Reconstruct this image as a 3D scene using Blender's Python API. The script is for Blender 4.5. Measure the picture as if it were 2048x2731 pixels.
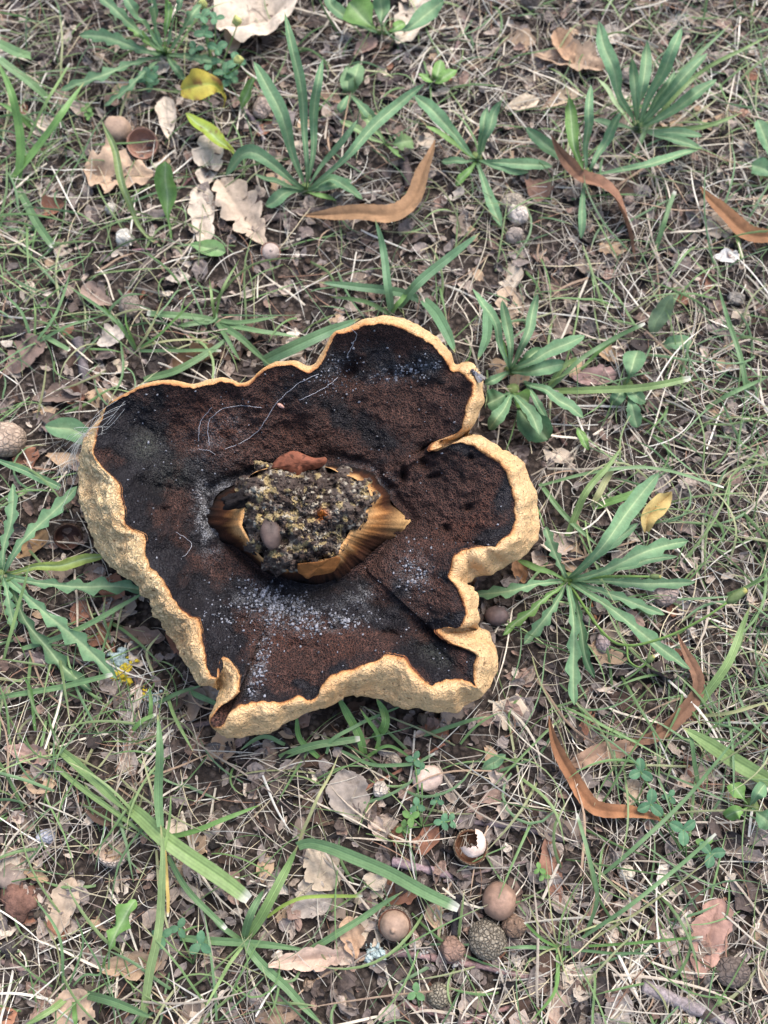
import bpy, math, random
import numpy as np

# ------------------------------------------------------------------ camera, world, sun, exposure
scn = bpy.context.scene
for o in list(bpy.data.objects):
    bpy.data.objects.remove(o, do_unlink=True)
COL = scn.collection
CAM_H, PITCH, VFOV = 0.50, 70.0, 56.0
PW, PH = 2048.0, 2731.0
cam_d = bpy.data.cameras.new('camera')
cam = bpy.data.objects.new('camera', cam_d)
COL.objects.link(cam)
CAMY = -CAM_H / math.tan(math.radians(PITCH))
cam.location = (0, CAMY, CAM_H)
cam.rotation_euler = (math.radians(90 - PITCH), 0, 0)
cam_d.sensor_fit = 'VERTICAL'
cam_d.sensor_height = 36
cam_d.lens = 18 / math.tan(math.radians(VFOV / 2))
cam_d.clip_start = 0.01
cam_d.clip_end = 300
cam_d.dof.use_dof = True
cam_d.dof.focus_distance = 0.475
cam_d.dof.aperture_fstop = 8.5
scn.camera = cam

world = bpy.data.worlds.new('World')
scn.world = world
world.use_nodes = True
wn, wl = world.node_tree.nodes, world.node_tree.links
wn.clear()
SUN_EL, SUN_AZ = math.radians(58), math.radians(35)     # azimuth clockwise from +Y
sky = wn.new('ShaderNodeTexSky'); sky.sky_type = 'NISHITA'; sky.sun_disc = False
sky.sun_elevation = SUN_EL; sky.sun_rotation = SUN_AZ
sky.air_density = 1.0; sky.dust_density = 3.0; sky.ozone_density = 1.0
bg = wn.new('ShaderNodeBackground'); bg.inputs['Strength'].default_value = 0.13
out = wn.new('ShaderNodeOutputWorld')
wl.new(sky.outputs[0], bg.inputs['Color']); wl.new(bg.outputs[0], out.inputs['Surface'])
sun_d = bpy.data.lights.new('sun', 'SUN')
sun_d.energy = 1.3; sun_d.angle = math.radians(35); sun_d.color = (1, 0.985, 0.96)
sun = bpy.data.objects.new('sun', sun_d); COL.objects.link(sun)
sun.rotation_euler = (-(math.pi / 2 - SUN_EL), 0, -SUN_AZ)
sun.location = (0, 0, 3)
scn.view_settings.view_transform = 'Standard'
scn.view_settings.look = 'None'
scn.view_settings.gamma = 1
scn.view_settings.exposure = 1.42

rng = np.random.default_rng(7)
random.seed(7)

# ------------------------------------------------------------------ maths helpers
FPX = (PH / 2) / math.tan(math.radians(VFOV / 2))
TH = math.radians(90 - PITCH)
CT, ST = math.cos(TH), math.sin(TH)
CAMP = np.array([0, CAMY, CAM_H])

def unproj(px, py, z):
    """the point of the place at height z that stands behind photo pixel (px, py)"""
    px = np.asarray(px, float); py = np.asarray(py, float); z = np.asarray(z, float)
    x = (px - PW / 2) / FPX; y = -(py - PH / 2) / FPX
    dy = y * CT + ST; dz = y * ST - CT
    k = (z - CAM_H) / dz
    return np.stack([x * k, CAMY + dy * k, z + 0 * x], -1)

def to_px(P):
    P = np.asarray(P, float)
    d = P - CAMP
    yc = d[..., 1] * CT + d[..., 2] * ST
    zc = -(-d[..., 1] * ST + d[..., 2] * CT)
    return PW / 2 + FPX * d[..., 0] / zc, PH / 2 - FPX * yc / zc

def scale_at(px, py, z=0.0):
    """metres per photo pixel for something at that spot"""
    p = unproj(px, py, z)
    d = p - CAMP
    return -(-d[1] * ST + d[2] * CT) / FPX

def _h(ix, iy, iz, seed):
    n = (ix.astype(np.int64) * 374761393 + iy.astype(np.int64) * 668265263 + iz.astype(np.int64) * 1274126177 + seed * 974711) & 0xffffffff
    n = ((n ^ (n >> 13)) * 1274126177) & 0xffffffff
    n = ((n ^ (n >> 16)) * 2246822519) & 0xffffffff
    return ((n ^ (n >> 15)) & 0xffffff) / float(0xffffff)

def noise3(P, scale=1.0, seed=0):
    """value noise -1..1"""
    P = np.asarray(P, float) * scale
    i = np.floor(P).astype(np.int64); f = P - i
    f = f * f * (3 - 2 * f)
    r = 0
    for dx in (0, 1):
        wx = f[..., 0] if dx else 1 - f[..., 0]
        for dy in (0, 1):
            wy = f[..., 1] if dy else 1 - f[..., 1]
            for dz in (0, 1):
                wz = f[..., 2] if dz else 1 - f[..., 2]
                r = r + wx * wy * wz * _h(i[..., 0] + dx, i[..., 1] + dy, i[..., 2] + dz, seed)
    return r * 2 - 1

def fbm(P, scale=1.0, octv=4, seed=0, gain=0.5):
    a, s, r = 1.0, scale, 0
    for k in range(octv):
        r = r + a * noise3(P, s, seed + k * 17); a *= gain; s *= 2.03
    return r

def gz(x, y):
    x = np.asarray(x, float); y = np.asarray(y, float)
    P = np.stack([x, y, 0 * x + .37], -1)
    return 0.0035 * noise3(P, 14, 3) + 0.0022 * noise3(P, 45, 5) + 0.0010 * noise3(P, 120, 9)

def ground_pt(px, py, h=0.0):
    p = unproj(px, py, 0.0)
    for _ in range(2):
        p = unproj(px, py, gz(p[..., 0], p[..., 1]) + h)
    return p

def srgb(r, g, b, k=1.0):
    c = np.array([r, g, b], float) / 255
    c = np.where(c <= 0.04045, c / 12.92, ((c + 0.055) / 1.055) ** 2.4)
    return c * k

def crom(pts, n):
    """Catmull-Rom resample, by length, to n points"""
    pts = np.asarray(pts, float)
    if len(pts) == 2:
        t = np.linspace(0, 1, n)[:, None]
        return pts[0] * (1 - t) + pts[1] * t
    P = np.vstack([2 * pts[0] - pts[1], pts, 2 * pts[-1] - pts[-2]])
    o = []
    for i in range(1, len(P) - 2):
        t = np.linspace(0, 1, 16, endpoint=False)[:, None]
        a, b, c, d = P[i - 1], P[i], P[i + 1], P[i + 2]
        o.append(0.5 * ((2 * b) + (c - a) * t + (2 * a - 5 * b + 4 * c - d) * t ** 2 + (3 * b - a - 3 * c + d) * t ** 3))
    o.append(pts[-1:]); o = np.vstack(o)
    s = np.concatenate([[0], np.cumsum(np.linalg.norm(np.diff(o, axis=0), axis=1))])
    u = np.linspace(0, s[-1], n)
    return np.stack([np.interp(u, s, o[:, k]) for k in range(o.shape[1])], -1)

def norm(v):
    return v / (np.linalg.norm(v, axis=-1, keepdims=True) + 1e-12)

def in_poly(x, y, poly):
    x = np.asarray(x); y = np.asarray(y); r = np.zeros(x.shape, bool)
    n = len(poly); j = n - 1
    for i in range(n):
        xi, yi = poly[i]; xj, yj = poly[j]
        c = ((yi > y) != (yj > y)) & (x < (xj - xi) * (y - yi) / (yj - yi + 1e-15) + xi)
        r ^= c; j = i
    return r

# ------------------------------------------------------------------ scene graph helpers
def new_mesh(name, V, F, col=None, smooth=True, attrs=None):
    me = bpy.data.meshes.new(name)
    me.from_pydata(np.asarray(V, float).tolist(), [], [list(map(int, f)) for f in F])
    if col is not None:
        a = me.color_attributes.new('col', 'FLOAT_COLOR', 'POINT')
        c = np.ones((len(V), 4)); c[:, :3] = np.clip(col, 0.002, 0.95)
        a.data.foreach_set('color', c.ravel())
    for k, v in (attrs or {}).items():
        a = me.attributes.new(k, 'FLOAT', 'POINT')
        a.data.foreach_set('value', np.asarray(v, float).ravel())
    if smooth:
        me.polygons.foreach_set('use_smooth', [True] * len(me.polygons))
    me.update()
    return me

def tag(o, label=None, cat=None, group=None, kind=None):
    if label: o['label'] = label
    if cat: o['category'] = cat
    if group: o['group'] = group
    if kind: o['kind'] = kind
    return o

def link(name, me, mat=None, parent=None, loc=None):
    o = bpy.data.objects.new(name, me)
    COL.objects.link(o)
    if mat is not None and me is not None and not me.materials:
        me.materials.append(mat)
    if parent is not None: o.parent = parent
    if loc is not None: o.location = loc
    return o

class Thing:
    """an Empty at the thing's base with its parts as children; vertices are given in the world"""
    def __init__(self, name, label, cat, base, group=None):
        self.base = np.asarray(base, float)
        self.root = link(name, None, loc=self.base)
        tag(self.root, label, cat, group)
    def part(self, name, V, F, mat, col=None, parent=None, attrs=None, smooth=True, label=None, kind=None):
        o = link(name, new_mesh(name, np.asarray(V) - self.base, F, col, smooth, attrs), mat, parent or self.root)
        return tag(o, label, kind=kind)

def single(name, V, F, mat, label, cat, base, col=None, group=None, kind=None, attrs=None, smooth=True):
    base = np.asarray(base, float)
    o = link(name, new_mesh(name, np.asarray(V) - base, F, col, smooth, attrs), mat, loc=base)
    return tag(o, label, cat, group, kind)

def grid_faces(n, m, close=False, off=0):
    """n rows of m points; close wraps the columns"""
    i = np.arange(n - 1)[:, None]; j = np.arange(m if close else m - 1)[None]
    a = i * m + j; b = i * m + (j + 1) % m
    return np.stack([a, b, b + m, a + m], -1).reshape(-1, 4) + off

# ------------------------------------------------------------------ materials
def mat_new(name):
    m = bpy.data.materials.new(name); m.use_nodes = True
    nt = m.node_tree
    b = nt.nodes['Principled BSDF']
    return m, nt, b

def N(nt, kind, **kw):
    n = nt.nodes.new(kind)
    for k, v in kw.items():
        if k in n.inputs: n.inputs[k].default_value = v
        else: setattr(n, k, v)
    return n

def mapr(nt, val, a, b, c, d):
    n = N(nt, 'ShaderNodeMapRange')
    n.inputs[1].default_value = a; n.inputs[2].default_value = b
    n.inputs[3].default_value = c; n.inputs[4].default_value = d
    nt.links.new(val, n.inputs[0]); return n.outputs[0]

def mix(nt, fac, a, b, mode='MIX'):
    n = N(nt, 'ShaderNodeMix', data_type='RGBA', blend_type=mode)
    for s, v in ((n.inputs[0], fac), (n.inputs[6], a), (n.inputs[7], b)):
        if hasattr(v, 'links') or hasattr(v, 'is_linked'): nt.links.new(v, s)
        elif isinstance(v, (int, float)): s.default_value = v
        else: s.default_value = (*v, 1)
    return n.outputs[2]

def math_n(nt, op, a, b=None):
    n = N(nt, 'ShaderNodeMath', operation=op)
    for s, v in ((n.inputs[0], a), (n.inputs[1], b)):
        if v is None: continue
        if hasattr(v, 'is_linked'): nt.links.new(v, s)
        else: s.default_value = v
    return n.outputs[0]

def mat_attr(name, rough=0.75, nscale=400, namt=0.35, bscale=900, bdist=0.0003, trans=0.0, spec=0.3, bstr=0.6, blotch=0.0, crack=0.0, cscale=500):
    """colour from the 'col' attribute with grain, fine relief and some light let through"""
    m, nt, b = mat_new(name)
    at = N(nt, 'ShaderNodeAttribute', attribute_name='col')
    tc = N(nt, 'ShaderNodeTexCoord')
    nz = N(nt, 'ShaderNodeTexNoise', Scale=nscale, Detail=4.0, Roughness=0.65)
    nt.links.new(tc.outputs['Object'], nz.inputs['Vector'])
    g = mapr(nt, nz.outputs[0], 0.25, 0.75, 1 - namt, 1 + namt)
    cc = N(nt, 'ShaderNodeCombineColor')
    for k in range(3): nt.links.new(g, cc.inputs[k])
    c = mix(nt, 1.0, at.outputs['Color'], cc.outputs[0], 'MULTIPLY')
    if blotch:
        n2 = N(nt, 'ShaderNodeTexNoise', Scale=nscale * 0.45, Detail=5.0, Roughness=0.7)
        nt.links.new(tc.outputs['Object'], n2.inputs['Vector'])
        c = mix(nt, mapr(nt, n2.outputs[0], 0.56, 0.72, 0, blotch), c, srgb(58, 44, 36))
    ck = None
    if crack:
        wp = N(nt, 'ShaderNodeTexNoise', Scale=cscale * .5, Detail=2.0)
        nt.links.new(tc.outputs['Object'], wp.inputs['Vector'])
        vm = N(nt, 'ShaderNodeVectorMath', operation='MULTIPLY_ADD')
        nt.links.new(wp.outputs['Color'], vm.inputs[0]); vm.inputs[1].default_value = (1.2 / cscale,) * 3
        nt.links.new(tc.outputs['Object'], vm.inputs[2])
        vo = N(nt, 'ShaderNodeTexVoronoi', Scale=cscale, feature='DISTANCE_TO_EDGE')
        nt.links.new(vm.outputs[0], vo.inputs['Vector'])
        ck = mapr(nt, vo.outputs['Distance'], 0.0, 0.18, 1, 0)
        c = mix(nt, math_n(nt, 'MULTIPLY', ck, crack), c, srgb(52, 42, 36))
    nt.links.new(c, b.inputs['Base Color'])
    b.inputs['Roughness'].default_value = rough
    b.inputs['Specular IOR Level'].default_value = spec
    if bdist:
        bn = N(nt, 'ShaderNodeTexNoise', Scale=bscale, Detail=3.0)
        nt.links.new(tc.outputs['Object'], bn.inputs['Vector'])
        bp = N(nt, 'ShaderNodeBump', Strength=bstr, Distance=bdist)
        hh = bn.outputs[0] if ck is None else math_n(nt, 'SUBTRACT', bn.outputs[0], ck)
        nt.links.new(hh, bp.inputs['Height']); nt.links.new(bp.outputs[0], b.inputs['Normal'])
    if trans:
        tr = N(nt, 'ShaderNodeBsdfTranslucent')
        nt.links.new(c, tr.inputs['Color'])
        ms = N(nt, 'ShaderNodeMixShader'); ms.inputs[0].default_value = trans
        o = nt.nodes['Material Output']
        nt.links.new(b.outputs[0], ms.inputs[1]); nt.links.new(tr.outputs[0], ms.inputs[2]); nt.links.new(ms.outputs[0], o.inputs[0])
    return m

M_green = mat_attr('green_leaf', 0.62, 350, 0.2, 700, 0.0004, 0.22, 0.25)
M_grass = mat_attr('grass_blade', 0.5, 500, 0.15, 0, 0, 0.25, 0.4)
M_straw = mat_attr('dry_straw', 0.7, 600, 0.25, 0, 0, 0.1, 0.25)
M_dead = mat_attr('dead_leaf', 0.75, 260, 0.25, 800, 0.0004, 0.12, 0.2, blotch=0.55)
M_scrap = mat_attr('leaf_scrap', 0.8, 500, 0.35, 900, 0.0004, 0.0, 0.2, blotch=0.5)
M_bark = mat_attr('bark', 0.85, 500, 0.45, 600, 0.0009, 0, 0.2, 0.9)
M_nut = mat_attr('nut_shell', 0.6, 220, 0.4, 500, 0.0004, 0, 0.3, blotch=0.5)
M_rough = mat_attr('rough_cup', 0.9, 500, 0.4, 500, 0.0009, 0, 0.15, 0.9, crack=.6, cscale=560)
M_gall = mat_attr('gall_skin', 0.8, 260, 0.35, 700, 0.0006, 0, 0.2, 0.9, blotch=.5, crack=.3, cscale=330)
M_lichen = mat_attr('lichen', 0.95, 900, 0.3, 1500, 0.0006, 0, 0.05, 1.0)
M_hair = mat_attr('silky_hair', 0.5, 400, 0.05, 0, 0, 0.3, 0.4)

def ground_material():
    m, nt, b = mat_new('soil')
    tc = N(nt, 'ShaderNodeTexCoord')
    a = N(nt, 'ShaderNodeTexNoise', Scale=28.0, Detail=8.0, Roughness=0.7)
    f = N(nt, 'ShaderNodeTexNoise', Scale=420.0, Detail=6.0, Roughness=0.75)
    v = N(nt, 'ShaderNodeTexVoronoi', Scale=300.0)
    for n in (a, f, v): nt.links.new(tc.outputs['Object'], n.inputs['Vector'])
    c = mix(nt, mapr(nt, a.outputs[0], 0.35, 0.65, 0, 1), srgb(56, 48, 44), srgb(92, 82, 75))
    c = mix(nt, mapr(nt, f.outputs[0], 0.4, 0.75, 0, 0.8), c, srgb(120, 104, 92))
    c = mix(nt, mapr(nt, v.outputs['Distance'], 0.25, 0.6, 0, 0.75), c, srgb(34, 28, 25))
    nt.links.new(c, b.inputs['Base Color'])
    b.inputs['Roughness'].default_value = 0.95
    b.inputs['Specular IOR Level'].default_value = 0.15
    h = math_n(nt, 'SUBTRACT', f.outputs[0], v.outputs['Distance'])
    bp = N(nt, 'ShaderNodeBump', Strength=1.0, Distance=0.002)
    nt.links.new(h, bp.inputs['Height']); nt.links.new(bp.outputs[0], b.inputs['Normal'])
    return m

# ------------------------------------------------------------------ ground
def axis(lo, hi, step, far):
    a = np.arange(lo, hi + 1e-6, step)
    o = []; x, s = 0.0, step
    while x < far:
        s *= 1.6; x += s; o.append(x)
    o = np.array(o)
    return np.concatenate([(lo - o)[::-1], a, hi + o])
gx = axis(-0.42, 0.42, 0.004, 40); gy = axis(-0.42, 0.56, 0.004, 40)
GX, GY = np.meshgrid(gx, gy)
GV = np.stack([GX, GY, gz(GX, GY)], -1).reshape(-1, 3)
link('ground', new_mesh('ground', GV, grid_faces(len(gy), len(gx))), ground_material())['kind'] = 'structure'

# ------------------------------------------------------------------ the mushroom
# each row: pore edge (x, y) and the tan skin's widest outline (x, y) in the photo, height of the pore edge in cm
ROWS = [
(283,1082,267,1108,5.6),(303,1072,297,1069,5.7),(326,1060,323,1055,5.8),(377,1034,375,1027,5.9),(432,1022,432,1012,5.9),(475,1028,475,1017,5.8),
(510,1036,510,1026,5.7),(562,1024,562,1012,5.8),(592,1016,592,1003,5.9),(618,1022,618,1007,5.9),(636,1034,636,1025,5.7),(664,1027,662,1019,5.7),
(694,997,692,986,5.9),(733,975,731,964,6.1),(779,972,779,960,6.2),(800,984,799,963,6.0),(823,995,823,978,5.8),(848,984,841,972,5.9),(862,954,852,948,6.1),
(876,932,867,928,6.3),(887,906,876,902,6.5),(900,889,895,879,6.6),(937,884,932,871,6.7),(972,869,974,851,6.8),(1006,863,1006,843,6.8),(1040,865,1040,841,6.7),
(1075,878,1068,847,6.6),(1119,899,1110,865,6.4),(1153,920,1158,891,6.2),(1179,950,1190,920,5.9),(1194,972,1210,950,5.5),(1202,990,1210,974,4.8),
(1212,992,1220,977,4.8),(1226,988,1236,958,5.6),(1232,998,1252,954,5.8),(1245,1008,1279,982,6.0),(1260,1030,1294,1017,6.0),(1257,1052,1294,1052,5.9),
(1244,1086,1286,1086,5.7),(1236,1121,1268,1121,5.4),(1234,1145,1253,1148,5.1),(1212,1158,1249,1154,4.7),(1171,1174,1247,1156,4.3),(1149,1180,1246,1157,4.1),
(1140,1208,1247,1158,4.2),(1162,1198,1249,1157,4.6),(1192,1187,1256,1157,5.0),(1236,1179,1272,1159,5.3),(1270,1194,1301,1173,5.5),(1296,1213,1333,1201,5.5),
(1323,1228,1356,1204,5.5),(1349,1257,1388,1221,5.4),(1362,1299,1412,1258,5.3),(1372,1343,1428,1315,5.2),(1375,1390,1445,1370,5.1),(1362,1422,1446,1410,5.1),
(1331,1443,1434,1444,5.1),(1323,1461,1400,1478,5.1),(1275,1456,1345,1512,5.0),(1231,1469,1275,1537,4.9),(1207,1482,1252,1546,4.9),(1205,1513,1246,1553,4.9),
(1192,1539,1246,1559,4.9),(1218,1569,1262,1571,5.1),(1238,1617,1280,1610,5.2),(1240,1652,1277,1648,5.2),(1223,1678,1274,1670,5.0),(1185,1674,1274,1676,4.3),
(1155,1678,1276,1680,4.1),(1175,1699,1290,1690,4.4),(1214,1721,1309,1712,4.7),(1257,1736,1317,1745,4.8),(1273,1747,1320,1765,4.8),(1264,1778,1319,1795,4.7),
(1262,1804,1314,1822,4.7),(1270,1834,1292,1856,4.7),(1253,1819,1272,1872,4.7),(1218,1810,1235,1893,4.8),(1171,1819,1192,1908,4.8),(1151,1830,1150,1902,4.8),
(1127,1812,1115,1888,4.9),(1101,1782,1070,1878,5.0),(1079,1754,1040,1870,5.1),(1058,1749,1015,1861,5.1),(1025,1743,995,1855,5.1),(1017,1757,975,1850,5.0),
(980,1769,955,1846,5.0),(945,1782,925,1852,4.9),(880,1799,895,1867,4.9),(860,1825,870,1883,4.8),(845,1860,848,1894,4.7),(823,1871,823,1900,4.7),
(796,1854,796,1908,4.8),(753,1873,750,1929,4.9),(696,1871,690,1951,5.0),(640,1877,640,1964,5.0),(614,1899,612,1963,4.9),(597,1934,592,1959,4.8),
(566,1940,563,1943,4.8),(558,1921,555,1918,4.9),(588,1882,566,1893,5.0),(614,1868,575,1878,5.1),(634,1851,582,1862,5.2),(640,1817,586,1853,5.2),
(634,1786,586,1847,5.0),(614,1765,585,1843,4.6),(599,1743,583,1840,4.2),(579,1769,580,1838,4.4),(588,1799,578,1838,4.9),(579,1812,570,1837,5.1),
(562,1804,545,1829,5.2),(551,1782,520,1812,5.2),(549,1747,498,1780,5.2),(538,1704,478,1738,5.2),(539,1678,458,1704,5.2),(527,1647,437,1678,5.2),
(505,1643,425,1658,5.2),(475,1617,412,1624,5.3),(436,1548,396,1590,5.3),(401,1513,374,1557,5.3),(387,1482,340,1542,5.2),(389,1450,300,1512,5.2),
(388,1427,268,1475,5.2),(354,1412,247,1434,5.4),(330,1395,233,1395,5.5),(334,1360,225,1362,5.5),(323,1321,218,1312,5.6),(321,1290,214,1270,5.7),
(297,1269,212,1240,5.7),(265,1238,213,1215,5.7),(249,1208,217,1185,5.7),(252,1178,226,1155,5.7),(265,1135,245,1135,5.6),(277,1105,262,1114,5.6)]
STEM = [(562,1370),(574,1326),(609,1299),(668,1280),(731,1262),(800,1250),(872,1244),(935,1250),(990,1268),(1024,1306),(1050,1345),(1080,1380),(1054,1418),(1012,1456),
        (952,1508),(890,1546),(825,1558),(731,1530),(649,1475),(578,1417)]
SOIL = [(637,1401),(645,1358),(652,1310),(668,1268),(715,1250),(762,1252),(813,1246),(872,1246),(911,1262),(950,1275),(982,1299),(993,1338),(966,1385),(939,1424),(911,1464),
        (896,1487),(852,1499),(800,1508),(743,1518),(700,1491),(660,1440)]
NA = 840
R = np.array(ROWS, float); R = np.vstack([R, R[:1]])
seg = np.linalg.norm(np.diff(R[:, :2], axis=0), axis=1) + np.linalg.norm(np.diff(R[:, 2:4], axis=0), axis=1)
cum = np.concatenate([[0], np.cumsum(seg)])
Rw = np.vstack([R[-3:-1], R, R[1:3]])
cw = np.concatenate([cum[:1] - (cum[-1] - cum[-3:-1]), cum, cum[-1] + cum[1:3]])
u = np.linspace(0, cum[-1], NA, endpoint=False)
RS = np.stack([np.interp(u, cw, Rw[:, k]) for k in range(5)], -1)
def cyc_smooth(a, n):
    for _ in range(n): a = 0.25 * np.roll(a, 1, 0) + 0.5 * a + 0.25 * np.roll(a, -1, 0)
    return a
RS[:, :2] = cyc_smooth(RS[:, :2], 3); RS[:, 2:] = cyc_smooth(RS[:, 2:], 10)
# ragged torn edge where the pore layer ends
e1 = noise3(np.stack([RS[:, 0], RS[:, 1], 0 * u], -1), 1 / 14., 41) * 3.0 + noise3(np.stack([RS[:, 0], RS[:, 1], 0 * u], -1), 1 / 5., 42) * 1.6
ctr = np.array([825., 1390.])
dirA = norm(RS[:, :2] - RS[:, 2:4] + 1e-3)
RS[:, :2] += dirA * np.minimum(e1 + 1, np.linalg.norm(RS[:, :2] - RS[:, 2:4], axis=1) * .3)[:, None]
ZA = RS[:, 4] / 100
A, B = RS[:, :2], RS[:, 2:4]
PXM = scale_at(825, 1390, 0.05)
dAB = np.linalg.norm(A - B, axis=1) * PXM
ZB = np.maximum(ZA - 0.0035 - 0.85 * dAB, 0.018)
ZB = cyc_smooth(ZB, 12)
# stem foot loop sampled at the same turn angles as the pore edge
def loop_at(poly, ang, c):
    p = crom(np.vstack([poly, poly[:1]]), 600)[:-1]
    a = np.unwrap(np.arctan2(p[:, 1] - c[1], p[:, 0] - c[0]))
    if a[-1] < a[0]: a = a[::-1]; p = p[::-1]
    a0 = a[0]
    q = (ang - a0) % (2 * math.pi) + a0
    a2 = np.append(a, a[0] + 2 * math.pi); p2 = np.vstack([p, p[:1]])
    return np.stack([np.interp(q, a2, p2[:, 0]), np.interp(q, a2, p2[:, 1])], -1)
angA = np.unwrap(np.arctan2(A[:, 1] - ctr[1], A[:, 0] - ctr[0]))
angS = angA.copy()
# make the turn monotonic so that the fold flaps do not cross
tot = 2 * math.pi * np.sign(angA[-1] - angA[0])
lin = np.maximum.accumulate(angA * np.sign(tot))
rev = np.minimum.accumulate((angA * np.sign(tot))[::-1])[::-1]
angS = 0.5 * (lin + rev) * np.sign(tot)
S = loop_at(STEM, angS, ctr)

# pore layer
NR = 130
tt = np.linspace(0, 1, NR)
PXY = S[None] * (1 - tt)[:, None, None] + A[None] * tt[:, None, None]
ZS = 0.030
ZAs = cyc_smooth(ZA.copy(), 1200)
ZAm = ZA[None] * (tt ** 3)[:, None] + ZAs[None] * (1 - tt ** 3)[:, None]
zz = ZS + (ZAm - ZS) * (0.15 * tt + 0.85 * tt ** 1.8)[:, None] - 0.004 * np.exp(-((tt - .06) / .05) ** 2)[:, None]
def gauss(x, y, cx, cy, rx, ry=None, rot=0.0):
    ry = ry or rx
    dx, dy = x - cx, y - cy
    c, s = math.cos(rot), math.sin(rot)
    a, b = dx * c + dy * s, -dx * s + dy * c
    return np.exp(-(a / rx) ** 2 - (b / ry) ** 2)
X, Y = PXY[..., 0], PXY[..., 1]
fade = np.clip((1 - tt) * 9, 0, 1)[:, None] * np.clip(tt * 8, 0, 1)[:, None]
DENT = [(1290,1330,130,110,0,.007),(1215,1240,60,40,-.3,.003),(1190,1610,70,45,.6,.006),(1075,1490,90,90,0,.003),      # swellings
        (1140,1200,26,14,-.4,-.010),(1130,1235,20,12,1,-.006),(1165,1690,45,12,.5,-.008),(930,990,26,28,0,-.008),(1075,1265,8,22,0,-.007),
        (1160,1270,20,8,-.3,-.006),(1255,1220,10,10,0,-.005),(1250,1355,16,10,-.5,-.006),(1190,1410,12,12,0,-.006),(420,1310,50,26,.3,-.006),
        (370,1290,26,16,.4,-.004),(440,1360,14,8,0,-.004),(520,1600,26,34,.4,-.006),(950,1230,22,12,0,-.004),(1030,1690,24,12,0,-.006),(885,1675,14,8,0,-.004),
        (1150,1760,70,30,.6,-.004),(1010,900,130,30,.1,-.003),(1110,990,120,22,-.25,-.004),(430,1200,90,150,0,-.004),(600,1200,160,90,.2,.003),(850,1120,120,60,.4,.003),
        (620,1800,40,120,.35,-.005),(760,1800,90,40,-.1,.003),(540,1500,40,110,-.5,-.003),(700,1650,180,30,.35,.002),(1000,1610,60,20,-.3,-.003)]
for cx, cy, rx, ry, ro, dz in DENT:
    zz = zz + dz * gauss(X, Y, cx, cy, rx, ry, ro) * fade
P3 = np.stack([X / 480, Y / 480, 0 * X], -1)
zz = zz + fade * (0.0028 * fbm(P3, 5, 3, 21) + 0.0009 * fbm(P3, 34, 3, 22) + 0.00035 * noise3(P3, 95, 23))
# radial rumples towards the rim
PV = unproj(X, Y, zz)
def W(*gs):
    r = 0 * X
    for g in gs: r = np.maximum(r, g[0] * gauss(X, Y, *g[1:]))
    return r
nzp = fbm(P3, 9, 4, 31)
edge_black = np.clip((tt - .80) / .1, 0, 1)[:, None] * (0.35 + 0.6 * np.clip(nzp + .3, 0, 1)) * np.clip((Y - 1080) / 120, .25, 1)
black = W((1,360,1250,100,210,.2),(1,430,1480,70,170,-.5),(.95,560,1650,60,170,-.55),(1,590,1760,70,120,-.2),(1,1140,1760,130,55,.6),(.9,1330,1430,90,40,-.5),(.85,1350,1320,34,120,.2),
          (.95,830,1610,320,40,.12),(.8,1040,1660,130,40,.2),(.7,700,1860,220,34,0),(.75,1020,960,170,45,.1),(.55,950,1130,260,60,.5),(.9,560,1380,70,130,0),(.8,760,1270,180,40,0),(.8,980,1290,90,50,.6),
          (.75,1250,1170,60,24,.3),(.5,860,1000,60,60,0),(.8,330,1100,100,60,-.4),(.8,600,1300,140,60,.2),(.85,840,1590,240,45,0))
black = np.clip(np.maximum(black, edge_black) + 0.35 * nzp * (black > .1), 0, 1)
rust = W((.6,740,1000,160,24,-.15),(.5,620,1110,200,80,.1),(.6,930,1740,200,50,-.1),(.8,1260,1420,120,50,-.2),(.6,1310,1350,60,90,.1),(.5,800,1700,220,40,0),(.8,590,1905,40,24,-.6),(.5,1240,1800,40,20,.2),(.4,760,1150,200,60,.1),(.5,1200,1560,50,60,.4))
edge_rust = np.clip((tt - .955) / .04, 0, 1)[:, None] * np.clip(0.5 + nzp * 1.4, 0, 1)
rust = np.clip(np.maximum(rust * (0.7 + .6 * nzp), edge_rust * .9), 0, 1)
mold = W((.75,740,1620,110,50,.35),(.7,870,1650,90,35,-.1),(.55,690,1780,24,110,.3),(.6,1070,990,110,22,-.2),(.5,1100,1530,50,60,0),(.4,890,970,30,40,.3),(1.9,553,1385,26,80,-.12),(.6,600,1300,40,24,0),(.6,960,1590,40,24,-.3),(.5,1000,1270,60,26,.5),(.3,580,1170,110,60,-.4))
green = W((.6,390,1190,40,40,0),(.35,460,1260,60,50,0),(.5,1160,1745,50,22,.6))
mold = np.clip(mold * (0.55 + 0.9 * fbm(P3, 30, 4, 77)), 0, 1)

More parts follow.
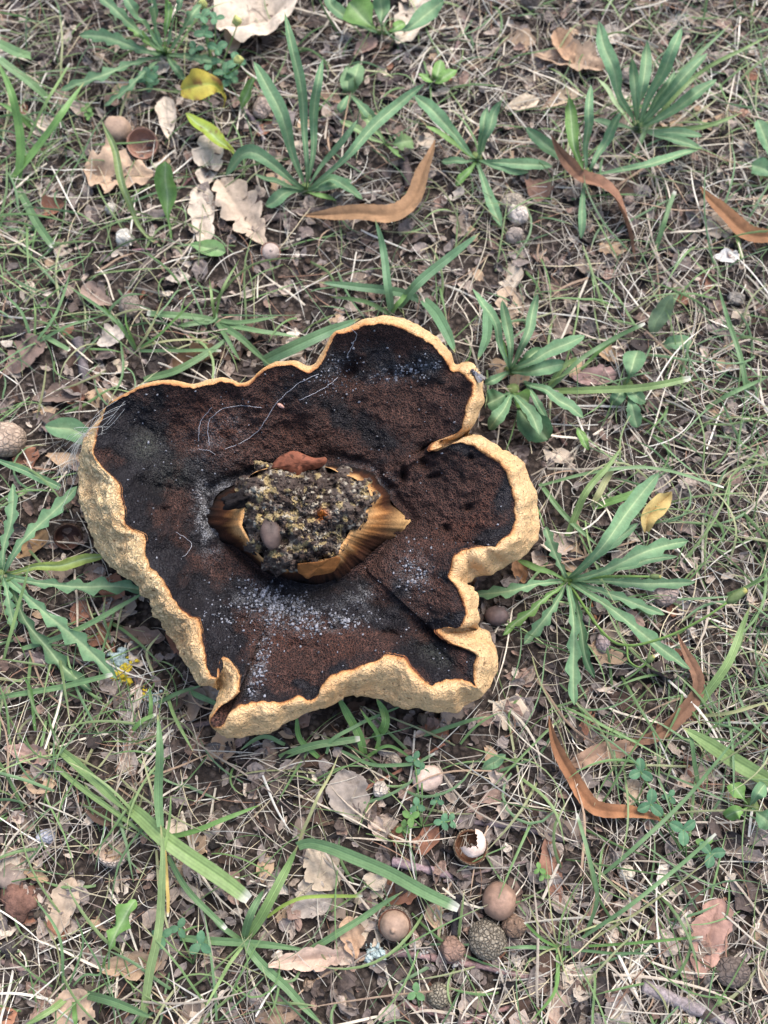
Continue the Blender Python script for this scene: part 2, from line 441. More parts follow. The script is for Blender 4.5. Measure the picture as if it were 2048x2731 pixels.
def pore_material():
    m, nt, b = mat_new('pore_layer')
    tc = N(nt, 'ShaderNodeTexCoord')
    A_ = {k: N(nt, 'ShaderNodeAttribute', attribute_name=k).outputs['Fac'] for k in ('black', 'rust', 'mold', 'green')}
    warp = N(nt, 'ShaderNodeTexNoise', Scale=350.0, Detail=2.0)
    nt.links.new(tc.outputs['Object'], warp.inputs['Vector'])
    vm = N(nt, 'ShaderNodeVectorMath', operation='MULTIPLY_ADD')
    nt.links.new(warp.outputs['Color'], vm.inputs[0]); vm.inputs[1].default_value = (.0012,) * 3
    nt.links.new(tc.outputs['Object'], vm.inputs[2])
    v = N(nt, 'ShaderNodeTexVoronoi', Scale=720.0, feature='DISTANCE_TO_EDGE')
    v2 = N(nt, 'ShaderNodeTexVoronoi', Scale=420.0, feature='F1')
    nz = N(nt, 'ShaderNodeTexNoise', Scale=90.0, Detail=6.0, Roughness=0.7)
    nf = N(nt, 'ShaderNodeTexNoise', Scale=1400.0, Detail=3.0)
    nt.links.new(vm.outputs[0], v.inputs['Vector']); nt.links.new(vm.outputs[0], v2.inputs['Vector'])
    for n in (nz, nf): nt.links.new(tc.outputs['Object'], n.inputs['Vector'])
    wall = mapr(nt, v.outputs['Distance'], 0.03, 0.26, 1, 0)
    base = mix(nt, mapr(nt, nz.outputs[0], .35, .65, 0, 1), srgb(72, 48, 41), srgb(98, 68, 58))
    base = mix(nt, A_['rust'], base, srgb(108, 64, 46))
    pit = mix(nt, 0.9, base, srgb(18, 11, 10))
    c = mix(nt, wall, pit, base)
    bl = mix(nt, mapr(nt, nf.outputs[0], .3, .7, 0, 1), srgb(15, 14, 17), srgb(33, 30, 34))
    c = mix(nt, mapr(nt, A_['black'], 0.15, .62, 0, .97), c, bl)
    c = mix(nt, math_n(nt, 'MULTIPLY', A_['green'], mapr(nt, nf.outputs[0], .45, .6, 0, 1)), c, srgb(92, 96, 84))
    c = mix(nt, math_n(nt, 'MULTIPLY', A_['mold'], mapr(nt, nf.outputs[0], .42, .62, 0, 1)), c, srgb(166, 165, 166))
    nt.links.new(c, b.inputs['Base Color'])
    nt.links.new(mapr(nt, A_['black'], .2, .8, .75, .45), b.inputs['Roughness'])
    b.inputs['Specular IOR Level'].default_value = 0.3
    flat = mapr(nt, A_['black'], 0.4, .95, 1, .25)
    h = math_n(nt, 'ADD', math_n(nt, 'MULTIPLY', wall, flat), math_n(nt, 'MULTIPLY', nf.outputs[0], .5))
    bp = N(nt, 'ShaderNodeBump', Strength=1.0, Distance=0.0014)
    nt.links.new(h, bp.inputs['Height']); nt.links.new(bp.outputs[0], b.inputs['Normal'])
    return m

def skin_material():
    m, nt, b = mat_new('cap_skin')
    tc = N(nt, 'ShaderNodeTexCoord')
    ed = N(nt, 'ShaderNodeAttribute', attribute_name='edge').outputs['Fac']
    ru = N(nt, 'ShaderNodeAttribute', attribute_name='rugose').outputs['Fac']
    warp = N(nt, 'ShaderNodeTexNoise', Scale=160.0, Detail=3.0)
    nt.links.new(tc.outputs['Object'], warp.inputs['Vector'])
    vm = N(nt, 'ShaderNodeVectorMath', operation='MULTIPLY_ADD')
    nt.links.new(warp.outputs['Color'], vm.inputs[0]); vm.inputs[1].default_value = (.008, .008, .004)
    nt.links.new(tc.outputs['Object'], vm.inputs[2])
    v = N(nt, 'ShaderNodeTexVoronoi', Scale=430.0, feature='DISTANCE_TO_EDGE')
    nt.links.new(vm.outputs[0], v.inputs['Vector'])
    wr = N(nt, 'ShaderNodeTexNoise', Scale=420.0, Detail=2.0, Roughness=.5)
    nt.links.new(vm.outputs[0], wr.inputs['Vector'])
    wrk = mapr(nt, math_n(nt, 'ABSOLUTE', math_n(nt, 'SUBTRACT', wr.outputs[0], .5)), 0, .12, 1, 0)
    nz = N(nt, 'ShaderNodeTexNoise', Scale=60.0, Detail=6.0, Roughness=0.65)
    nf = N(nt, 'ShaderNodeTexNoise', Scale=900.0, Detail=4.0, Roughness=.7)
    sp = N(nt, 'ShaderNodeTexNoise', Scale=520.0, Detail=2.0)
    for n in (nz, nf, sp): nt.links.new(tc.outputs['Object'], n.inputs['Vector'])
    crack = mapr(nt, v.outputs['Distance'], 0.0, 0.13, 1, 0)
    crack = math_n(nt, 'MULTIPLY', crack, mapr(nt, nz.outputs[0], .35, .6, .2, .9))
    c = mix(nt, mapr(nt, nz.outputs[0], .35, .65, 0, 1), srgb(206, 162, 112), srgb(220, 182, 134))
    c = mix(nt, ru, c, srgb(222, 194, 148))
    c = mix(nt, mapr(nt, nf.outputs[0], .5, .75, 0, .35), c, srgb(165, 125, 76))
    c = mix(nt, math_n(nt, 'MULTIPLY', crack, .28), c, srgb(130, 98, 62))
    c = mix(nt, math_n(nt, 'MULTIPLY', wrk, mapr(nt, ru, 0, 1, .10, .5)), c, srgb(128, 104, 62))
    c = mix(nt, mapr(nt, sp.outputs[0], .63, .70, 0, .75), c, srgb(98, 70, 44))
    bz = N(nt, 'ShaderNodeTexNoise', Scale=26.0, Detail=4.0, Roughness=.6)
    nt.links.new(tc.outputs['Object'], bz.inputs['Vector'])
    c = mix(nt, mapr(nt, bz.outputs[0], .5, .68, 0, .45), c, srgb(176, 124, 76))
    wob = math_n(nt, 'ADD', ed, mapr(nt, nz.outputs[0], .3, .7, -.1, .1))
    c = mix(nt, mapr(nt, wob, 0.04, 0.26, .7, 0), c, srgb(196, 130, 66))
    c = mix(nt, mapr(nt, wob, -0.02, 0.09, .9, 0), c, srgb(96, 44, 22))
    nt.links.new(c, b.inputs['Base Color'])
    b.inputs['Roughness'].default_value = 0.6
    b.inputs['Specular IOR Level'].default_value = 0.3
    b.inputs['Subsurface Weight'].default_value = 0.08
    b.inputs['Subsurface Radius'].default_value = (.003, .0015, .0008)
    h = math_n(nt, 'ADD', math_n(nt, 'MULTIPLY', crack, -.5), math_n(nt, 'MULTIPLY', nf.outputs[0], .35))
    h = math_n(nt, 'SUBTRACT', h, math_n(nt, 'MULTIPLY', wrk, mapr(nt, ru, 0, 1, .3, 1.2)))
    bp = N(nt, 'ShaderNodeBump', Strength=.9, Distance=0.0008)
    nt.links.new(h, bp.inputs['Height']); nt.links.new(bp.outputs[0], b.inputs['Normal'])
    return m

mush_base = unproj(825, 1420, 0.0)
mush = Thing('mushroom', 'large overturned bolete with dark brown pores and wavy tan rim on the litter', 'mushroom', mush_base)
M_pore = pore_material()
mush.part('pore_layer', PV.reshape(-1, 3), grid_faces(NR, NA, True), M_pore, label='dark brown spongy pore layer dusted with white mould',
          attrs={'black': black, 'rust': rust, 'mold': mold, 'green': green})

# tan skin: from under the pore edge over the rolled rim, down and back in to the ground
ku = np.concatenate([np.linspace(-.04, 1, 34), ])
rows = []; edge = []
tilt = np.clip(dAB / .012, .25, 1)
for k in ku:
    xy = A * (1 - k) + B * k
    kk = max(k, 0)
    z = ZA - (ZA - ZB) * kk ** 1.7 + 0.0030 * tilt * np.clip(dAB / .006, .1, 1) * math.sin(math.pi * min(kk * 1.25, 1)) + (0.0006 if k > 0 else -0.0006)
    rows.append(np.column_stack([xy, z])); edge.append(np.full(NA, kk) * np.clip(dAB / .010, .12, 1.6))
SK = np.stack(rows)
SKW = unproj(SK[..., 0], SK[..., 1], SK[..., 2])
# below the outline: in world space, drawn in towards the foot
Bw = SKW[-1]; foot_c = np.array([mush_base[0], mush_base[1] + 0.004])
low = []
for k in np.linspace(0.08, 1, 14):
    sh = 1 - 0.42 * k ** 1.5
    xy = foot_c + (Bw[:, :2] - foot_c) * sh
    zb = gz(xy[:, 0], xy[:, 1]) - 0.002
    z = Bw[:, 2] * (1 - k) ** 1.15 + zb * (1 - (1 - k) ** 1.15)
    low.append(np.column_stack([xy, z])); edge.append(np.full(NA, 2.0))
SKW = np.concatenate([SKW, np.stack(low)])
edge = np.stack(edge)
# wrinkled relief, strongest on the left flank
Q = SKW.copy()
dPx = np.roll(Q, -1, 1) - np.roll(Q, 1, 1)
dPy = np.gradient(Q, axis=0)
nrm = norm(np.cross(dPx, dPy))
if nrm[10, :, 2].mean() < 0: nrm = -nrm
px_, py_ = to_px(Q)
rug = np.clip(gauss(px_, py_, 250, 1350, 120, 260) * 1.3 + gauss(px_, py_, 420, 1650, 120, 200, -.6) * 1.0 + .22, 0, 1)
wq = Q + 0.004 * np.stack([noise3(Q, 90, 61), noise3(Q, 90, 62), noise3(Q, 90, 63)], -1)
ridge = 1 - np.abs(noise3(wq, 190, 64)) * 2
ridge2 = 1 - np.abs(noise3(wq * np.array([1.5, .8, 1.5]), 330, 65)) * 2
amp = np.clip(edge / .25, 0, 1)
disp = amp * np.clip(dAB / .012, .12, 1)[None] * (0.0016 * fbm(Q, 40, 3, 66) + rug * (0.0010 * ridge + 0.0009 * ridge2) + (1 - rug) * .00045 * ridge)
# puckers across the rim
puck = (noise3(np.stack([u / 60, 0 * u, 0 * u], -1), 1, 71) + .45 * noise3(np.stack([u / 22, 0 * u, 0 * u], -1), 1, 72) * np.clip(noise3(np.stack([u / 150, 0 * u, 0 * u], -1), 1, 73) * 2, 0, 1))[None] * 0.0013 * amp * np.clip(dAB / .008, .1, 1)[None] * (edge < 1.9)
SKW = Q + nrm * (disp + puck)[..., None]
M_skin = skin_material()
mush.part('cap_skin', SKW.reshape(-1, 3), grid_faces(len(SKW), NA, True), M_skin, label='wrinkled yellowish tan cap skin rolled over the rim',
          attrs={'edge': edge, 'rugose': rug})
skin_px = np.stack(to_px(SKW[:34].reshape(-1, 3)), -1); skin_flat = SKW[:34].reshape(-1, 3)
pore_px = np.stack(to_px(PV.reshape(-1, 3)), -1); pore_flat = PV.reshape(-1, 3)
def on_cap(px, py):
    a = ((skin_px - (px, py)) ** 2).sum(1); b = ((pore_px - (px, py)) ** 2).sum(1)
    return skin_flat[a.argmin()].copy() if a.min() < b.min() else pore_flat[b.argmin()].copy()
CAPPOLY = Bw[::6, :2]
def near_cap(P, pad=1.02):
    c = CAPPOLY.mean(0)
    return in_poly(P[..., 0], P[..., 1], c + (CAPPOLY - c) * pad)

# stem stub
NS = 420
aS = np.linspace(0, 2 * math.pi, NS, endpoint=False)
s0 = loop_at(STEM, aS, ctr)
circ = np.stack([np.cos(aS), np.sin(aS), 0 * aS], -1)
s0 = ctr + (s0 - ctr) * (1.02 + .035 * fbm(circ, 5, 3, 51) + .012 * noise3(circ, 40, 52))[:, None]
s1 = loop_at(SOIL, aS, ctr)
rows, kcol = [], []
for k in np.linspace(-.04, 1.1, 26):
    e = max(k, 0) ** 0.8
    xy = s0 * (1 - k) + s1 * k
    z = 0.026 + (0.052 - 0.026) * np.full(NS, min(1.0, e)) - 0.003 * math.sin(math.pi * min(max(k, 0), 1))
    rows.append(np.column_stack([xy, z])); kcol.append(np.full(NS, k))
SR = np.stack(rows); kc = np.stack(kcol)
Q = np.stack([np.broadcast_to(np.cos(aS) * 6, kc.shape), np.broadcast_to(np.sin(aS) * 6, kc.shape), kc * .6], -1)
SR[..., 2] += 0.0016 * fbm(Q, 1.2, 3, 5) + .00025 * noise3(Q * np.array([9, 9, .3]), 1, 6)
fib = .6 * noise3(Q * np.array([16, 16, .6]), 1, 8) + .5 * noise3(Q * np.array([6, 6, .8]), 1, 9); fib2 = noise3(Q * np.array([3, 3, 1]), 1, 12)
ora = srgb(156, 106, 60); ochre = srgb(196, 152, 102); dk = srgb(66, 40, 27); blk = srgb(28, 22, 20)
upd = np.clip(-np.sin(aS), 0, 1)[None]          # towards the top of the picture: dark, soil stained
rgt = np.clip(np.cos(aS - .25), 0, 1)[None]
dwn = np.clip(np.sin(aS), 0, 1)[None]
w1 = np.clip(kc * 2.3 - 1.0 + .22 * rgt - .35 * dwn + .35 * fib2 + .38 * fib - 1.2 * upd ** 1.5, 0, 1)[..., None]
cs = dk * (1 - w1) + ora * w1
w2 = np.clip((kc - .62) * 2 + .4 * fib2, 0, .8)[..., None]; cs = cs * (1 - w2) + ochre * w2
w3 = np.clip(1.05 - kc * 2.4 + .4 * fib - .40 * rgt + .9 * upd + .3 * dwn, 0, 1)[..., None]; cs = cs * (1 - w3) + blk * w3
tl = gauss(SR[..., 0], SR[..., 1], 1085, 1385, 46, 30, -.4)[..., None] * .8; cs = cs * (1 - tl) + srgb(190, 150, 100) * tl
M_stem = mat_attr('stem_flesh', 0.9, 900, 0.4, 1400, 0.0005, 0, 0.08)
mush.part('stem', unproj(SR[..., 0], SR[..., 1], SR[..., 2]).reshape(-1, 3), grid_faces(len(SR), NS, True), M_stem, col=cs.reshape(-1, 3), label='broken orange brown fibrous stem stub')

# soil clump on the broken end
nr = 90
cc = np.array([815., 1385.])
sl = loop_at(SOIL, aS, cc)
rr = np.linspace(0.0, 1.05, nr)
XY = cc + (sl - cc)[None] * rr[:, None, None]
jag = 1.03 + 0.09 * fbm(np.stack([np.cos(aS) * 5, np.sin(aS) * 5, 0 * aS], -1), 1.3, 4, 15)
XY = cc + (XY - cc) * (1 + (jag - 1)[None, :] * rr[:, None] ** 2)[..., None]
Z = 0.050 + 0.017 * (1 - rr ** 2.6)[:, None] + 0 * XY[..., 0]
Z = np.where(rr[:, None] > 1, Z - .006, Z)
Q = np.stack([XY[..., 0] / 50, XY[..., 1] / 50, 0 * Z], -1)
Z += 0.0046 * fbm(Q, .8, 3, 81) + 0.0026 * fbm(Q, 2.5, 4, 82) + 0.0011 * noise3(Q, 12, 83) + 0.0006 * noise3(Q, 26, 84)
Z += -0.006 * gauss(XY[..., 0], XY[..., 1], 765, 1425, 9, 26) - .004 * gauss(XY[..., 0], XY[..., 1], 905, 1425, 40, 30)
n1 = fbm(Q, 1.1, 4, 91); n2 = fbm(Q, 2.6, 4, 92); n3 = fbm(Q, 6, 3, 93)
cs = srgb(68, 57, 51) * (1 + .45 * n3[..., None])
inn = np.clip(1.25 - rr, 0, 1)[:, None]
g = np.clip((n1 + .05) * 1.6, 0, .75) * inn; cs = cs * (1 - g[..., None]) + srgb(112, 101, 93) * g[..., None]
g = np.clip((n2 - .34) * 4 * inn, 0, .7) ; cs = cs * (1 - g[..., None]) + srgb(178, 156, 110) * g[..., None]
g = np.clip((fbm(Q, 4.5, 3, 95) - .5) * 5 * inn, 0, .9); cs = cs * (1 - g[..., None]) + srgb(172, 162, 144) * g[..., None]
g = np.clip(gauss(XY[..., 0], XY[..., 1], 857, 1373, 14, 13) * 1.2, 0, 1); cs = cs * (1 - g[..., None]) + srgb(190, 112, 48) * g[..., None]
M_clod = mat_attr('soil_clod', 0.95, 1200, 0.4, 1500, 0.0008, 0, 0.15, 1.0)
CLOD = unproj(XY[..., 0], XY[..., 1], Z)
clump = mush.part('soil_clump', CLOD.reshape(-1, 3), grid_faces(nr, NS, True), M_clod, col=cs.reshape(-1, 3), label='clod of dark soil mottled with yellow and grey on the stem end')

def blob(seed, nu=14, nv=9, rough=.25, sq=(1, 1, 1)):
    th = np.linspace(0, 2 * math.pi, nu, endpoint=False); ph = np.linspace(0.0, math.pi, nv)
    d = np.stack([np.sin(ph)[:, None] * np.cos(th), np.sin(ph)[:, None] * np.sin(th), np.cos(ph)[:, None] + 0 * th], -1)
    r = 1 + rough * fbm(d + seed * 3.1, 1.4, 3, seed)
    return (d * r[..., None] * np.array(sq)).reshape(-1, 3), grid_faces(nv, nu, True)

def rot_m(ax, ay, az):
    cx, sx, cy, sy, cz, sz = math.cos(ax), math.sin(ax), math.cos(ay), math.sin(ay), math.cos(az), math.sin(az)
    return np.array([[cz, -sz, 0], [sz, cz, 0], [0, 0, 1]]) @ np.array([[cy, 0, sy], [0, 1, 0], [-sy, 0, cy]]) @ np.array([[1, 0, 0], [0, cx, -sx], [0, sx, cx]])

# crumbs on the clod (one part), the flat stone in it, the charred nib, the bark chip, the skin flap
VV, FF, CC, off = [], [], [], 0
for i in range(520):
    a = int(rng.integers(NS)); r_ = int(min(nr - 3, nr * rng.beta(3.2, 1.1)))
    p = CLOD[r_, a]
    v, f = blob(i % 9, 7, 5, .5)
    s_ = rng.uniform(.0003, .0012)
    v = v * s_ * rng.uniform(.6, 1.3, 3) + p
    VV.append(v); FF.append(f + off); off += len(v)
    c = [srgb(44, 37, 35), srgb(74, 64, 58), srgb(120, 110, 98), srgb(58, 46, 40), srgb(186, 160, 104)][rng.choice(5, p=[.3, .34, .12, .22, .02])]
    CC.append(np.tile(c, (len(v), 1)))
mush.part('soil_crumb', np.vstack(VV), np.vstack(FF), M_clod, col=np.vstack(CC), parent=clump, kind='stuff')
v, f = blob(3, 18, 12, .12, (.0050, .0080, .0034)); p = unproj(722, 1423, .0645)
mush.part('embedded_stone', v @ rot_m(.1, .15, .15).T + p, f, M_nut, col=srgb(74, 60, 54) * (1 + .4 * fbm(v, 300, 3, 2)[:, None]), parent=clump, label='smooth grey brown stone set in the clod')
v, f = blob(5, 26, 16, .95, (.0060, .0026, .0028)); p = unproj(636, 1332, .056)
mush.part('charred_nib', v @ rot_m(0, .1, .35).T + p, f, M_clod, col=np.tile(srgb(30, 26, 26), (len(v), 1)), parent=clump)

def patch(poly, z0, bulge, n=22, c=None, tip=None):
    """a thin curved flake filled from an outline in the photo; z per rim from z0 (float or list)"""
    poly = np.array(poly, float); c_ = poly.mean(0)
    zs = np.broadcast_to(np.asarray(z0, float), (len(poly),)) if np.ndim(z0) == 0 else np.asarray(z0, float)
    q = np.column_stack([poly, zs]); lp = crom(np.vstack([q, q[:1]]), 61)[:-1]
    zc = lp[:, 2].mean()
    rr = np.linspace(0, 1, 8)
    L = np.array([c_[0], c_[1], zc + bulge])
    G = L + (lp - L)[None] * rr[:, None, None]
    G[..., 2] += bulge * .4 * np.sin(math.pi * rr)[:, None]
    top = unproj(G[..., 0], G[..., 1], G[..., 2])
    bot = top[-1:] - np.array([0, 0, .0012])
    return np.concatenate([top, bot]).reshape(-1, 3), grid_faces(9, 60, True)
v, f = patch([(722,1250),(735,1226),(762,1208),(788,1202),(812,1212),(840,1221),(868,1219),(870,1232),(850,1246),(812,1256),(795,1272),(772,1262),(745,1252)], [.052,.054,.056,.057,.057,.056,.056,.055,.053,.052,.052,.052,.052], .003)
k = fbm(v, 500, 3, 4)[:, None]
mush.part('bark_chip', v, f, M_dead, col=srgb(136, 82, 60) * (1 + .2 * k) * np.where(k > .35, .35, 1), label='reddish brown chip behind the soil clod')
v, f = patch([(794,1503),(825,1500),(860,1496),(896,1484),(908,1489),(900,1508),(886,1524),(856,1531),(836,1534),(819,1542),(806,1532),(794,1524)], [.060,.061,.061,.060,.058,.055,.053,.052,.052,.052,.053,.055], .001)
k = noise3(v * np.array([1, .15, .15]), 1500, 4)[:, None]
mush.part('skin_flap', v, f, M_dead, col=srgb(128, 82, 42) * (1 + .25 * k), label='golden brown torn flap of stem skin')

# white mould tufts on the pores: too many to count, one part
w = (np.clip(W((1,740,1620,120,55,.35),(1,880,1655,100,38,-.1),(.8,690,1790,22,100,.3),(.8,1080,990,110,24,-.2),(.7,1105,1520,45,60,0),(.45,900,1000,60,60,.3),(.35,620,1650,110,60,.4)), 0, 1) ** 1.5 + .012).ravel()
w = w * (np.tile(tt[:, None], (1, NA)).ravel() > .03) * (np.tile(tt[:, None], (1, NA)).ravel() < .97)
ar = (np.tile(np.linalg.norm(A - S, axis=1)[None] , (NR, 1)).ravel() * (.2 + np.tile(tt[:, None], (1, NA)).ravel()))
pick = rng.choice(len(w), 1300, replace=False, p=w * ar / (w * ar).sum())
VV, FF, CC, off = [], [], [], 0
for i in pick:
    v, f = blob(int(i) % 11, 7, 5, .6)
    s_ = rng.uniform(.0002, .00062) * (1.15 if w[i] > .3 else .85)
    v = v * s_ * rng.uniform(.6, 1.5, 3) + pore_flat[i] + (0, 0, .0002)
    VV.append(v); FF.append(f + off); off += len(v)
    CC.append(np.tile(srgb(160, 160, 166) * rng.uniform(.25, 1.0), (len(v), 1)))
mush.part('mould_tuft', np.vstack(VV), np.vstack(FF), M_lichen, col=np.vstack(CC), kind='stuff', label='white mould specks scattered over the pores')

# ------------------------------------------------------------------ tubes and strips
def tube(P, rad, n=7, cap=True):
    P = np.asarray(P, float); m = len(P)
    rad = np.broadcast_to(rad, (m,))
    T = norm(np.gradient(P, axis=0))
    U = norm(np.cross(T, np.array([.13, .21, 1.0])))
    Wd = np.cross(T, U)
    a = np.linspace(0, 2 * math.pi, n, endpoint=False)
    V = P[:, None] + rad[:, None, None] * (np.cos(a)[None, :, None] * U[:, None] + np.sin(a)[None, :, None] * Wd[:, None])
    F = grid_faces(m, n, True).tolist()
    V = V.reshape(-1, 3)
    if cap:
        F.append(list(range(n))[::-1]); F.append(list(range((m - 1) * n, m * n)))
    return V, F

PROF = {
 'lance': ([0, .12, .35, .6, .78, .9, .97, 1], [.22, .20, .42, .85, 1, .72, .35, .03]),
 'strap': ([0, .15, .4, .65, .85, .95, 1], [.28, .35, .7, 1, .8, .42, .03]),
 'blade': ([0, .1, .3, .7, .9, 1], [.75, .9, 1, .85, .45, .05]),
 'cut':   ([0, .1, .3, .7, .95, 1], [.75, .9, 1, 1, .85, .6]),
 'oval':  ([0, .28, .4, .55, .75, .9, .97, 1], [.10, .10, .4, .85, 1, .75, .4, .05]),
 'egg':   ([0, .06, .25, .5, .75, .92, 1], [.1, .35, .8, 1, .85, .45, .05]),
 'long':  ([0, .06, .2, .5, .8, .94, 1], [.05, .25, .7, 1, .75, .3, .03]),
}
def leaf(path, wpx, prof='lance', col=(.1, .2, .1), rib=None, teeth=0.0, nt_=0, fold=.25, seed=0, tipcol=None, n=None, twist=0.0, wave=0.0, flat=False, world=False, wm=None):
    """path: list of (px, py, height above ground in cm) along the midrib"""
    rs = np.random.default_rng(seed + 1000)
    n = n or (44 if nt_ else 22)
    if world: P = crom(path, n)
    else:
        q = crom(path, n)
        dq = np.gradient(q[:, :2], axis=0); ln = np.linalg.norm(dq, axis=1).sum(); dq = norm(dq)
        tw = np.linspace(0, 1, n); jj = rs.normal(0, .012, 3) * ln * (.35 if prof in ('blade', 'cut') else 1)
        q[:, :2] += np.stack([-dq[:, 1], dq[:, 0]], -1) * (np.sin(math.pi * tw) * jj[0] + np.sin(2 * math.pi * tw) * jj[1] + np.sin(4.5 * math.pi * tw) * jj[2] * .4)[:, None]
        q[:, 2] *= 1 + .12 * np.sin(tw * 7 + rs.uniform(0, 6))
        g = ground_pt(q[:, 0], q[:, 1])
        P = unproj(q[:, 0], q[:, 1], g[:, 2] + np.maximum(q[:, 2], 0.05) / 100)
    if wm is None:
        mid = to_px(P[n // 2]); wm = wpx * scale_at(mid[0], mid[1], P[n // 2][2]) / 2
    t = np.linspace(0, 1, n)
    w = np.interp(t, *PROF[prof]) * wm
    T = norm(np.gradient(P, axis=0))
    up = norm(np.array([0, -.25, 1.0]))
    s_ = norm(np.cross(T, up)); Nn = norm(np.cross(s_, T))
    roll = twist * (t - .3) + rs.normal(0, .18)
    s2 = s_ * np.cos(roll)[:, None] + Nn * np.sin(roll)[:, None]
    N2 = -s_ * np.sin(roll)[:, None] + Nn * np.cos(roll)[:, None]
    sv = np.array([-1, -.62, -.13, 0, .13, .62, 1])
    if prof in ('blade', 'cut') and wm > .0014: sv = np.linspace(-1, 1, 11)
    elif wm < .0022: sv = np.array([-1, -.15, .15, 1])
    V = np.zeros((n, len(sv), 3)); C = np.zeros((n, len(sv), 3))
    ph = rs.uniform(0, 1)
    for j, s in enumerate(sv):
        side = 0 if s < 0 else 1
        ww = w.copy()
        if nt_ and abs(s) > .5:
            fr = (t * nt_ + ph + side * .35) % 1
            tooth = np.where(fr < .75, fr / .75, (1 - fr) / .25)
            env = np.interp(t, [0, .12, .3, .85, 1], [0, .3, 1, .9, .2])
            ww = w * (1 - teeth * env * (1 - tooth) * (1 if abs(s) > .9 else .55))
        bend = fold * abs(s) * (ww if not flat else 0) + wave * wm * np.sin(t * 19 + s * 2 + ph * 6) * abs(s)
        V[:, j] = P + s2 * (s * ww)[:, None] + N2 * bend[:, None]
        if abs(s) < .1: V[:, j] -= N2 * (wm * .06)
    base = np.asarray(col)
    var = 1 + .12 * noise3(V, 260, seed)[..., None] + .10 * noise3(V, 60, seed + 3)[..., None]
    C[:] = base * var
    if rib is not None:
        kk = np.clip(1 - np.abs(sv) / .2, 0, 1)[None, :, None] * .9
        C = C * (1 - kk) + np.asarray(rib) * kk
    if len(sv) == 11:
        C = C * np.array([.85, 1.1, .9, 1.12, .88, 1.15, .88, 1.12, .9, 1.1, .85])[None, :, None]
    if tipcol is not None:
        kt = np.clip((t - .93) / .05, 0, 1)[:, None, None]
        C = C * (1 - kt) + np.asarray(tipcol) * kt
    return V.reshape(-1, 3), grid_faces(n, len(sv)), C.reshape(-1, 3), P

GL = srgb(108, 142, 102, .9)      # glaucous rosette leaf
GB = srgb(112, 148, 78, .9)     # brighter leaf
GD = srgb(76, 110, 74, .9)
GY_ = srgb(150, 165, 84, .8)
RIB = srgb(176, 196, 146, .85)
WHT = srgb(205, 200, 182)

def rosette(label, c, leaves, group=None, teeth=.35, nteeth=5, name='rosette_plant', fold=.22, core=True):
    """leaves: (tip x, tip y, tip height cm, width px, colour[, middle (x, y, h)][, 't' toothed amount])"""
    base = ground_pt(c[0], c[1])
    th = Thing(name, label, 'plant', base, group)
    for i, L in enumerate(leaves):
        tx, ty, tz, wpx, colr = L[:5]
        mid = L[5] if len(L) > 5 and L[5] else None
        tooth = L[6] if len(L) > 6 else teeth
        prof = L[7] if len(L) > 7 else 'strap'
        if tooth >= .3: tooth = min(.85, tooth * 1.7)
        if mid is None:
            arch = max(tz * .62, .9) if tz > 1.5 else 1.3
            mid = (c[0] * .45 + tx * .55, c[1] * .45 + ty * .55, arch + .35 * (tz > 1.5))
        k = np.array([c[0] + (mid[0] - c[0]) * .25, c[1] + (mid[1] - c[1]) * .25])
        path = [(c[0] + random.uniform(-4, 4), c[1] + random.uniform(-4, 4), .1), (k[0], k[1], mid[2] * .45 + .2), mid, (tx, ty, tz)]
        V, F, C, _ = leaf(path, wpx, prof, colr * random.uniform(.88, 1.12), RIB, tooth, nteeth if tooth > 0 else 0, fold, seed=i + int(c[0]), twist=random.uniform(-.5, .5), wave=.06)
        th.part('leaf', V, F, M_green, C)
    if core:
        v, f = blob(int(c[0]) % 7, 10, 7, .2, (.004, .004, .004))
        th.part('crown', v + base + (0, 0, .002), f, M_green, np.tile(srgb(140, 158, 96, .7), (len(v), 1)))
    return th

# ---- rosette plants
p1 = rosette('large toothed rosette with thin branching flower stalk at the mushroom\'s right side', (1513, 1549), [
 (1258,1585,.8,46,GL,None,.4),(1455,1404,1.6,40,GL,None,.4),(1397,1717,.8,46,GL,None,.35),(1340,1693,.5,34,GB,None,.4),(1532,1881,1.2,50,GL,(1524,1690,2.2),.4),
 (1585,1809,.6,34,GD,None,.3),(1841,1785,1.4,56,GL,(1660,1650,2.8),.35),(1773,1640,.9,38,GL,None,.35),(1855,1551,1.2,42,GL,None,.3),(1836,1443,2.2,56,GL,(1660,1500,3.0),.35),
 (1807,1481,1.2,28,GL,None,.25),(1758,1262,3.0,56,GL,(1625,1425,3.0),.2),(1701,1395,1.2,34,GL,None,.25),(1378,1491,.6,18,GB,None,0)], teeth=.4)
def stalk(th, pts, rpx, colr, bud=None, name='flower_stalk'):
    q = crom(pts, 26); g = ground_pt(q[:, 0], q[:, 1]); P = unproj(q[:, 0], q[:, 1], g[:, 2] + q[:, 2] / 100)
    r = rpx / 2 * scale_at(*q[13, :2])
    V, F = tube(P, np.linspace(r * 1.1, r * .8, 26), 7)
    o = th.part(name, V, F, M_green, np.tile(colr, (len(V), 1)))
    if bud:
        d = norm(P[-1] - P[-4]); L, wd = bud[0] * scale_at(*q[-1, :2]), bud[1] * scale_at(*q[-1, :2]) / 2
        tt_ = np.linspace(-.15, 1, 10); PP = P[-1] + d * (tt_ * L)[:, None]
        V, F = tube(PP, wd * np.interp(tt_, [-.15, 0, .35, .7, 1], [.3, .7, 1, .8, .55]), 10)
        C = np.tile(srgb(112, 128, 80, .8), (len(V), 1)); C[-12:] = srgb(170, 160, 90)
        th.part('flower_bud', V, F, M_green, C, parent=o)
    return o
